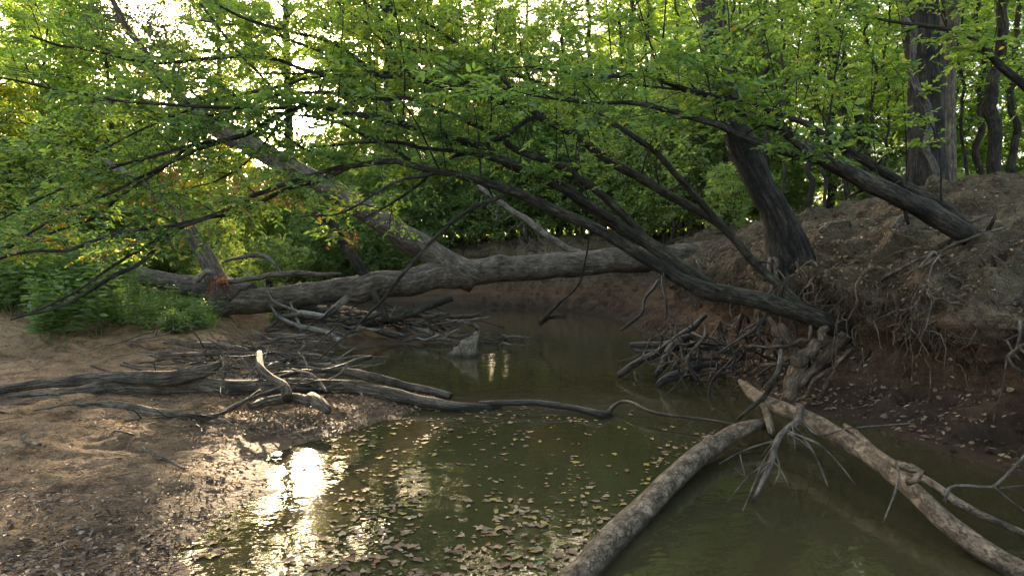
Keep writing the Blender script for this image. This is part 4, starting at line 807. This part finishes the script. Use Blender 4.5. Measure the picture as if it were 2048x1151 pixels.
pile(62, (560, 930), (640, 690), lambda a, b: rs.uniform(0, .38), (.8, 2.2), (0, 0, 1, 2), 'dead stick jammed in the debris below the fallen trunk', 'sticks jammed under the fallen trunk', .22)
pile(64, (430, 660), (690, 810), lambda a, b: rs.uniform(.02, .3), (.4, 1.2), (0, 0, 1, 2), 'dry twig tangled over the driftwood pile', 'twigs on the driftwood pile', .5, (-1.4, 1.4), (.5, 1.1))
pile(56, (250, 680), (700, 800), lambda a, b: rs.uniform(.05, .34), (.7, 1.8), (0, 0, 0, 1), 'long straight dead stick lying on the driftwood pile', 'long sticks on the driftwood pile', .12, (-.45, .35), (.45, .8))
pile(22, (320, 560), (680, 740), lambda a, b: rs.uniform(.02, .10), (.5, 1.3), (0, 0, 1), 'thin dead twig on the sand behind the driftwood', 'twigs behind the driftwood', .1, (-.5, .5), (.5, .9))
pile(24, (0, 560), (790, 900), lambda a, b: rs.uniform(0.0, .03), (.25, .8), (0, 0, 1), 'small stick half sunk in the left mud', 'small sticks on the left mud', .04, (-.9, .9), (.5, 1.1))
pile(26, (20, 520), (900, 1140), lambda a, b: rs.uniform(0.0, .015), (.08, .3), (0, 1), 'tiny stick on the near beach', 'tiny sticks on the near beach', .04, (-1.5, 1.5), (.7, 1.4))
pile(14, (940, 1060), (675, 700), lambda a, b: rs.uniform(0, .08), (.4, .9), (0, 1), 'stick caught beside the rough stump', 'sticks caught beside the rough stump', .1, (-.4, .4))
# root tangle and dark branches in the water at the foot of the right bank
def tangle():
    root = thing('root_tangle', tuple(PZ(1400, 790, 0)), 'dark tangle of roots and broken limbs at the foot of the right bank', 'root tangle')
    main = [[(1236, 750, 9.4, 16), (1290, 715, 9.6, 18), (1330, 690, 9.8, 20), (1380, 655, 10, 18), (1412, 632, 10.2, 12)], [(1310, 750, 9.3, 12), (1335, 715, 9.5, 26), (1365, 680, 9.7, 22), (1400, 665, 10, 12)],
            [(1312, 775, 8.8, 14), (1345, 758, 8.8, 26), (1385, 740, 8.9, 20), (1440, 730, 9, 10)], [(1260, 690, 10.5, 14), (1340, 690, 10.4, 18), (1440, 700, 10, 20), (1500, 715, 9.6, 14)],
            [(1270, 700, 10, 8), (1330, 700, 10, 10), (1400, 690, 10, 8)], [(1420, 800, 8.3, 5), (1432, 760, 8.4, 7), (1455, 735, 8.5, 6), (1475, 715, 8.6, 5)], [(1380, 740, 8.9, 8), (1400, 710, 9, 9), (1406, 680, 9, 8), (1398, 668, 9, 5)],
            [(1345, 745, 9, 14), (1375, 720, 9, 12), (1430, 715, 9, 7)], [(1240, 660, 13, 8), (1280, 630, 13, 9), (1290, 600, 13.2, 8), (1320, 560, 13.5, 10)], [(1330, 640, 11, 5), (1335, 600, 11, 6), (1325, 540, 11.5, 5)], [(1270, 745, 9.5, 9), (1280, 765, 9.2, 12), (1285, 778, 9, 6)]]
    for k, l in enumerate(main):
        g = Geo(); q, r = pxpath(l, wob=.06, seed=400 + k); tube(g, q, r * .78, 10, lump=.12, seed=k); g.build('limb', M_bk_wet, root)
    for k in range(86):
        a = P(rs.uniform(1330, 1640), rs.uniform(630, 745), rs.uniform(8., 9.8)); b = a + np.array([rs.uniform(-.8, .5), rs.uniform(-.4, .3), -rs.uniform(.05, .8)])
        b[2] = max(b[2], -.05); g = Geo(); q, r = root_path(a, b, rs.uniform(-.15, .2), rs.uniform(.008, .026), .005, 500 + k, 12, .22); tube(g, q, r, 6, lump=.08, seed=k); g.build('root', (M_root, M_bk_wet, M_bk_wet)[k % 3], root)
tangle()
# roots hanging out of the eroded bank
def hang_roots():
    for gi, (ya, yb, n, lab) in enumerate([(4.6, 8.4, 62, 'tan roots hanging down the undercut right bank beside the arching tree'), (8.5, 15, 62, 'roots hanging from the shaded bank behind the root tangle'), (15, 24, 34, 'roots drooping on the eroded bank beyond the fallen trunk')]):
        p, nn = banki((ya + yb) / 2, 5.5); root = thing('exposed_roots', tuple(p), lab, 'roots')
        for k in range(n):
            y = rs.uniform(ya, yb); p, nn = banki(y, rs.uniform(4.9, 6.3)); g = Geo(); out = -abs(rs.uniform(.02, .3))
            a = p + np.array([.05, 0, 0]); e = p + np.array([out - .1, rs.uniform(-.6, .6), -rs.uniform(.25, 1.15)])
            q, r = root_path(a, e, rs.uniform(-.25, -.05), rs.uniform(.006, .02) * (1.5 if rs.uniform() < .15 else 1), .003, 700 + gi * 100 + k, 14, .16); q[:, 0] -= .10 * np.sin(np.linspace(0, 3.1, 14)); tube(g, q, r, 6, lump=.05, seed=k, cap=False)
            g.build('root', (M_root, M_bk_stick, M_root)[k % 3], root)
hang_roots()
limb3('bank_root', [(1700, 640, D0 - .1, 12), (1760, 590, D0 + .5, 18), (1800, 560, D0 + .8, 14), (1850, 535, D0 + 1.4, 8)], 'thick root running up the bank from the base of the arching tree', M_root, 8, 71, 'root')
limb3('bank_branch', [(1810, 640, 6.9, 4), (1855, 610, 6.9, 7), (1890, 618, 6.9, 8), (1960, 628, 6.8, 8), (2000, 630, 6.7, 8), (2048, 590, 6.6, 7), (2080, 570, 6.6, 6)], 'long thin pale branch lying against the dark bank at the right edge', M_bk_stick, 7, 72)
for k, (a, b) in enumerate([((1780, 465), (1880, 425)), ((1880, 500), (1985, 440)), ((1640, 470), (1700, 455)), ((1760, 570), (1990, 470))]):
    A = hit(*a); B_ = hit(*b); A[2] += .04; B_[2] += .04; g = Geo(); q, r = root_path(A, B_, -.05, .035 if k < 3 else .02, .012, 900 + k, 14, .06); tube(g, q, r, 7, lump=.1, seed=k)
    tag(g.build('bank_branch', M_bk_stick, origin=A), ['stubby root on the bank slope below the leaning tree trunk', 'twig lying on the bank top at the far right', 'short root poking from the slope right of the leaning trunk', 'long curving root creeping across the right slope'][k], 'root')

# ---------------------------------------------------------------- plants on the left bank
def leafy_plant(seed, H, ns_):
    global rs; keep = rs; rs = np.random.RandomState(seed); root = thing('leafy_plant', (0, 0, 0), '', 'plant'); gs = Geo(); gl = Geo()
    for k in range(ns_):
        a = rs.uniform(0, 6.28); b = np.array([math.cos(a), math.sin(a), 0]) * rs.uniform(0, .14); h = H * rs.uniform(.6, 1.1); e = b * (1 + 1.5 * h) + np.array([rs.normal() * .06, rs.normal() * .06, h]); m = (b + e) / 2 + rs.normal(size=3) * .02
        q = spline([b, m, e], 9); tube(gs, q, np.linspace(.004, .002, 9), 4, cap=False); n = int(h * 22)
        t = np.linspace(.2, 1, n); Pt = np.stack([np.interp(t * 8, np.arange(9), q[:, c]) for c in range(3)], -1)
        for s in (0, math.pi):
            az = np.arange(n) * 1.57 + s + rs.uniform(-.3, .3, n); D = np.stack([np.cos(az), np.sin(az), rs.uniform(-.1, .5, n)], -1)
            leaves(gl, Pt, D, rdir(n, 2.5), .13 * (1.15 - .65 * t) * rs.uniform(.8, 1.2, n), .42, True, rs.uniform(0, .7, n) + .3 * t)
    gs.build('stem', M_weed, root); gl.build('leaves', M_weed, root, smooth=False); rs = keep; return root
PL = [leafy_plant(1, .75, 7), leafy_plant(2, .55, 9), leafy_plant(3, .95, 6), leafy_plant(4, .3, 9)]
pu = set()
def plant(k, px, py=None, d=None, sc=1., label='', group=''):
    o = PL[k]; p = hit(px, py) if d is None else np.array([(px - CX) / FPX * d, d, 0.]); p[2] = gz(p[0], p[1]) - .02
    if k not in pu: pu.add(k); c = o; c.location = p; c.scale = (sc,) * 3
    else: c = copy_tree(o, None, p, rs.uniform(0, 6.28), sc)
    tag(c, label, 'plant', group); return c
for k in range(66):
    d = 9.9 + 4.2 * rs.uniform() ** .8; px = rs.uniform(-60, 290 - (10.4 - d if d < 10.4 else 0) * 100)
    if d < 10.6 and px > 190: continue
    plant((0, 2, 1)[k % 3], px, None, d, rs.uniform(.85, 1.3) * (.8 + .6 * (px < 190)), 'tall leafy green weed in the thicket on the left bank', 'tall weeds on the left bank')
for k in range(44):
    d = rs.uniform(10.7, 12.9); px = rs.uniform(230, 425); plant(3 if k % 3 else 1, px, None, d, rs.uniform(.6, 1.05), 'low green plant on the sandy rise left of the fallen trunk end', 'low plants before the fallen trunk')
for k in range(30):
    d = rs.uniform(13.5, 16); px = rs.uniform(250, 650); plant((1, 0, 3)[k % 3], px, None, d, rs.uniform(.6, 1.0), 'green plant behind the fallen trunk', 'plants behind the fallen trunk')
def grass():
    g = Geo(); n = 15000; px = rs.uniform(-80, 460, n); d = rs.uniform(9.8, 15, n); x = (px - CX) / FPX * d
    den = fbm(np.stack([x * .9, d * .9, x * 0], -1), 3); lim = np.where(d < 10.9, 210, 430); ok = (den > .05) & (px < lim); x, d = x[ok], d[ok]; z = ground_h(x, d); n = len(x)
    S = np.stack([x, d, z - .01], -1); D = rdir(n, 2.4); h = rs.uniform(.10, .38, n)
    leaves(g, S, D, rdir(n), h, .05, False, rs.uniform(0, 1, n))
    tag(g.build('grass', M_weed, smooth=False), 'thin green grass growing among the weeds on the left bank', 'grass', kind='stuff')
    # ground cover on the forest floor of both banks
    g = Geo(); n = 26000; k = rs.randint(0, len(sa), n); j = rs.randint(KOF[9], KOF[11], n); S = BV[k, j] + rs.normal(size=(n, 3)) * np.array([.3, .3, 0]); far = (S[:, 1] > 15.5) & (vnoise(S * .5) > -.2); S = S[far]
    S[:, 2] = [gz(a, b) for a, b in S[:, :2]]; S[:, 2] += rs.uniform(0, .35, len(S)) ** 1.5; leaves(g, S, rdir(len(S), .2), rdir(len(S), 1.5), rs.uniform(.06, .13, len(S)), .55, False, rs.uniform(0, .9, len(S)))
    tag(g.build('ground_cover', M_weed, smooth=False), 'low green ground cover on the forest floor above the bank', 'ground cover', kind='stuff')
grass()

# ---------------------------------------------------------------- leaf litter and floating leaves
def litter():
    g = Geo(); n = 13000; px = rs.uniform(-100, 900, n); py = 630 + 520 * rs.uniform(0, 1, n); z0 = .2; d = (CAMH - z0) * FPX / (py - HOR); x = (px - CX) / FPX * d
    L = left_dist(x, d); den = fbm(np.stack([x * 1.5, d * 1.5, x * 0 + 3], -1), 3); ok = (L > .03) & (den + .35 * np.exp(-((L - .5) / .7) ** 2) + .3 * (d > 6.8) + rs.uniform(-.5, .5, n) > .12); x, d = x[ok], d[ok]; n = len(x)
    x = np.concatenate([x, rs.uniform(-3.2, -.8, 5200)]); d = np.concatenate([d, rs.uniform(6.0, 8.2, 5200)]); ok = left_dist(x, d) > -.05; x, d = x[ok], d[ok]; n = len(x)
    S = np.stack([x, d, np.maximum(ground_h(x, d), .0) + rs.uniform(.002, .03, n)], -1); D = rdir(n, 0); D[:, 2] *= .25
    leaves(g, S, D, rdir(n, 4.), rs.uniform(.012, .05, n), rs.uniform(.25, .7, n), True, np.clip(rs.beta(1.6, 2.2, n), 0, 1))
    tag(g.build('leaf_litter', M_litter, smooth=False), 'brown leaf litter and bark scraps strewn on the left mud', 'leaf litter', kind='stuff')
    g = Geo(); n = 17000; i = rs.randint(60, 500, n); j = rs.randint(KOF[1], KOF[10], n); S = BV[i, j] + rs.normal(size=(n, 3)) * .02 + BN[i, j] * .012
    w_ = np.abs(BN[i, j][:, 2]); ok = (S[:, 2] > .03) & (rs.uniform(0, 1, n) < .25 + .75 * (w_ > .5)) ; S = S[ok]; Nn = BN[i, j][ok] * np.sign(BN[i, j][ok][:, 2:3]); n = len(S); D = norm(np.cross(Nn, rs.normal(size=(n, 3))))
    leaves(g, S, D, norm(Nn + rs.normal(size=(n, 3)) * .35), rs.uniform(.02, .075, n), rs.uniform(.25, .7, n), True, rs.beta(1.5, 2.2, n))
    tag(g.build('leaf_litter', M_litter, smooth=False), 'dead leaves scattered over the right bank', 'leaf litter', kind='stuff')
litter()
def fine():
    """root hairs over the bank and twig scraps on the mud"""
    g = Geo(); n = 9000; i = rs.randint(70, 560, n); jj = np.clip((KOF[4] + (KOF[8] - KOF[4]) * rs.beta(1.3, 1.6, n)).astype(int), 0, NS_ - 1); S = BV[i, jj]; Nn = BN[i, jj]
    D = norm(rs.normal(size=(n, 3)) * np.array([.5, .8, .5]) + np.array([0, 0, -.9])); D = norm(D - Nn * (D * Nn).sum(1, keepdims=True) * .8); L = rs.uniform(.08, .5, n)[:, None]
    M = S + D * L * .5 + Nn * rs.uniform(.0, .07, (n, 1)) + rs.normal(size=(n, 3)) * .025; E = S + D * L + Nn * rs.uniform(-.03, .05, (n, 1)); r = rs.uniform(.0015, .006, n); cones(g, S - Nn * .01, E, r, r * .4, M)
    tag(g.build('root_hairs', M_root), 'matted thin rootlets and trailing fibres over the eroded right bank', 'rootlets', kind='stuff')
    g = Geo(); n = 5000; px = rs.uniform(-60, 900, n); py = 640 + 510 * rs.uniform(0, 1, n); d = (CAMH - .12) * FPX / (py - HOR); x = (px - CX) / FPX * d; L = left_dist(x, d); ok = (L > .02) & (rs.uniform(0, 1, n) < .4 + .6 * ((d > 6.3) & (x > -4.2))); x, d = x[ok], d[ok]; n = len(x)
    S = np.stack([x, d, ground_h(x, d) + rs.uniform(.002, .012, n)], -1); D = rdir(n, 0); D[:, 2] = rs.uniform(-.05, .22, n); L = rs.uniform(.03, .22, (n, 1)); r = rs.uniform(.001, .004, n); cones(g, S, S + D * L, r, r * .6, S + D * L * .5 + rs.normal(size=(n, 3)) * .006)
    i = rs.randint(60, 420, n); j = rs.randint(KOF[1], KOF[9], n); S = BV[i, j] + BN[i, j] * .01; D = norm(np.cross(BN[i, j], rs.normal(size=(n, 3)))); cones(g, S, S + D * L, r, r * .6)
    tag(g.build('twig_litter', M_bk_stick), 'fine twig scraps scattered over the mud and bank', 'twig litter', kind='stuff')
fine()
def clods():
    g = Geo(); ph = np.array([(0, 0, 1), (.9, 0, .3), (.28, .85, .3), (-.73, .53, .3), (-.73, -.53, .3), (.28, -.85, .3), (0, 0, -.6)]); F = np.array([(0, 1, 2), (0, 2, 3), (0, 3, 4), (0, 4, 5), (0, 5, 1), (6, 2, 1), (6, 3, 2), (6, 4, 3), (6, 5, 4), (6, 1, 5)])
    n = 2600; i = rs.randint(60, 420, n); j = rs.randint(KOF[1], KOF[10], n); S = BV[i, j] + rs.normal(size=(n, 3)) * .03; S[:, 2] = BV[i, j][:, 2] + .0; L = .008 + .045 * rs.uniform(0, 1, n) ** 4
    V = S[:, None] + ph[None] * L[:, None, None] * rs.uniform(.6, 1.3, (n, 7, 1)) * rs.uniform(.7, 1.2, (n, 1, 3)); g.add(V.reshape(-1, 3), [(np.arange(n)[:, None, None] * 7 + F[None]).reshape(-1, 3)])
    tag(g.build('soil_clods', M_bank, smooth=False), 'crumbled soil clods and pebbles lying on the right bank', 'soil clods', kind='stuff')
clods()
def lobed(seed, kind):
    """flat curled leaf on the water"""
    rr = np.random.RandomState(seed); n = 18; th = np.linspace(0, 2 * np.pi, n, endpoint=False)
    r = (.5 + (.10 * np.cos(5 * th + 1) + .05 * rr.normal(size=n) if kind == 0 else .02 * rr.normal(size=n))); sx = 1.; sy = .62 if kind else .8
    sy *= rr.uniform(.7, 1.1); V = np.stack([np.cos(th) * r * sx * (1 + .25 * (np.cos(th) > .9)), np.sin(th) * r * sy, (.05 * np.cos(2 * th + rr.uniform(0, 6)) + .03) + .04 * rr.uniform(-.2, 1, n)], -1); V2 = V * .5; V2[:, 2] = .015 * rr.uniform(0, 1, n)
    V = np.vstack([V, V2, [(0, 0, .012)]]); a = np.arange(n); b = (a + 1) % n
    return V, [np.stack([a, b, n + b, n + a], -1), np.stack([n + a, n + b, np.full(n, 2 * n)], -1)]
FLK = []
for ci, (tn, cname) in enumerate([(.15, 'dark brown'), (.45, 'brown'), (.7, 'tan'), (.82, 'pale tan'), (.9, 'yellow'), (.95, 'orange'), (1., 'pale green')]):
    for s in range(2):
        V, F = lobed(ci * 5 + s, s); o = Geo().add(V, F, None, np.full(len(V), tn)).build('floating_leaf', M_float, smooth=False); FLK.append((o, cname, s))
fu = set(); prob = np.repeat([.14, .27, .28, .16, .06, .05, .04], 2) / 2
nind = 0; gst = Geo(); cand = []
while len(cand) < 820:
    px = rs.uniform(560, 1500); py = 812 + 350 * rs.uniform() ** 1.0
    p = PZ(px, py, 0.)
    if left_dist(p[None, 0], p[None, 1])[0] > -.08: continue
    jx = np.interp(py, [848, 880, 922, 985, 1055, 1130, 1225], [1520, 1440, 1380, 1310, 1240, 1175, 1100]) - 38
    if px > jx: continue
    c = 940 - (py - 850) * .3; wd = 290 + (py - 812) * .2; dens = math.exp(-((px - c) / wd) ** 2) * (.22 + .78 * (fbm(np.array([p[0] * 2.4, p[1] * 1.4, 0]), 3) > .0)); 
    if py < 835: dens *= .5
    if rs.uniform() > dens: continue
    cand.append(p)
J = [(1178, 1132), (1245, 1056), (1315, 984), (1385, 920), (1440, 882), (1485, 860)]; BR = [(960, 815), (1000, 818), (1080, 820), (1150, 828), (1200, 842)]
for k in range(150):
    if k % 5 < 2: i = rs.randint(5); t = rs.uniform(); px, py = [J[i][c] * (1 - t) + J[i + 1][c] * t for c in (0, 1)]; px -= 42 + abs(rs.normal()) * 22
    elif k % 5 == 2: i = rs.randint(4); t = rs.uniform(); px, py = [BR[i][c] * (1 - t) + BR[i + 1][c] * t for c in (0, 1)]; py += 4 + abs(rs.normal()) * 9
    else: py = rs.uniform(820, 1130); px = np.interp(py, [820, 850, 890, 940, 985, 1060, 1110, 1151], [860, 745, 660, 590, 560, 430, 375, 350]) + 8 + abs(rs.normal()) * 26
    p = PZ(px, py, 0.)
    if left_dist(p[None, 0], p[None, 1])[0] < -.03: cand.append(p)
cand.sort(key=lambda p: p[1])
for k, p in enumerate(cand):
    i = rs.choice(14, p=prob); o, cn, s = FLK[i]; L = .022 + .048 * rs.uniform() ** 1.8
    if k < 290:
        if i not in fu: fu.add(i); c = o
        else: c = o.copy(); C.objects.link(c)
        c.location = (p[0], p[1], .004 + .003 * (k % 3)); c.rotation_euler = (rs.normal() * .03, rs.normal() * .03, rs.uniform(0, 6.28)); c.scale = (L, L, L)
        tag(c, f'{cn} {"lobed" if s == 0 else "oval"} leaf floating on the creek', 'floating leaf', f'{cn} {"lobed" if s == 0 else "oval"} floating leaves')
    else:
        V, F = lobed(rs.randint(40), s); a = rs.uniform(0, 6.28); V = V * L; V = np.stack([V[:, 0] * math.cos(a) - V[:, 1] * math.sin(a), V[:, 0] * math.sin(a) + V[:, 1] * math.cos(a), V[:, 2]], -1) + np.array([p[0], p[1], .005])
        gst.add(V, F, None, np.full(len(V), rs.choice([.15, .45, .7, .82, .9])))
tag(gst.build('small_floating_leaves', M_float, smooth=False), 'small leaves drifting on the farther water', 'floating leaves', kind='stuff')
for i in range(14):
    if i not in fu: bpy.data.objects.remove(FLK[i][0])
for o in ST:
    if o.name not in st_used: bpy.data.objects.remove(o)
for o in bpy.data.objects:
    if '_org' in o: del o['_org']
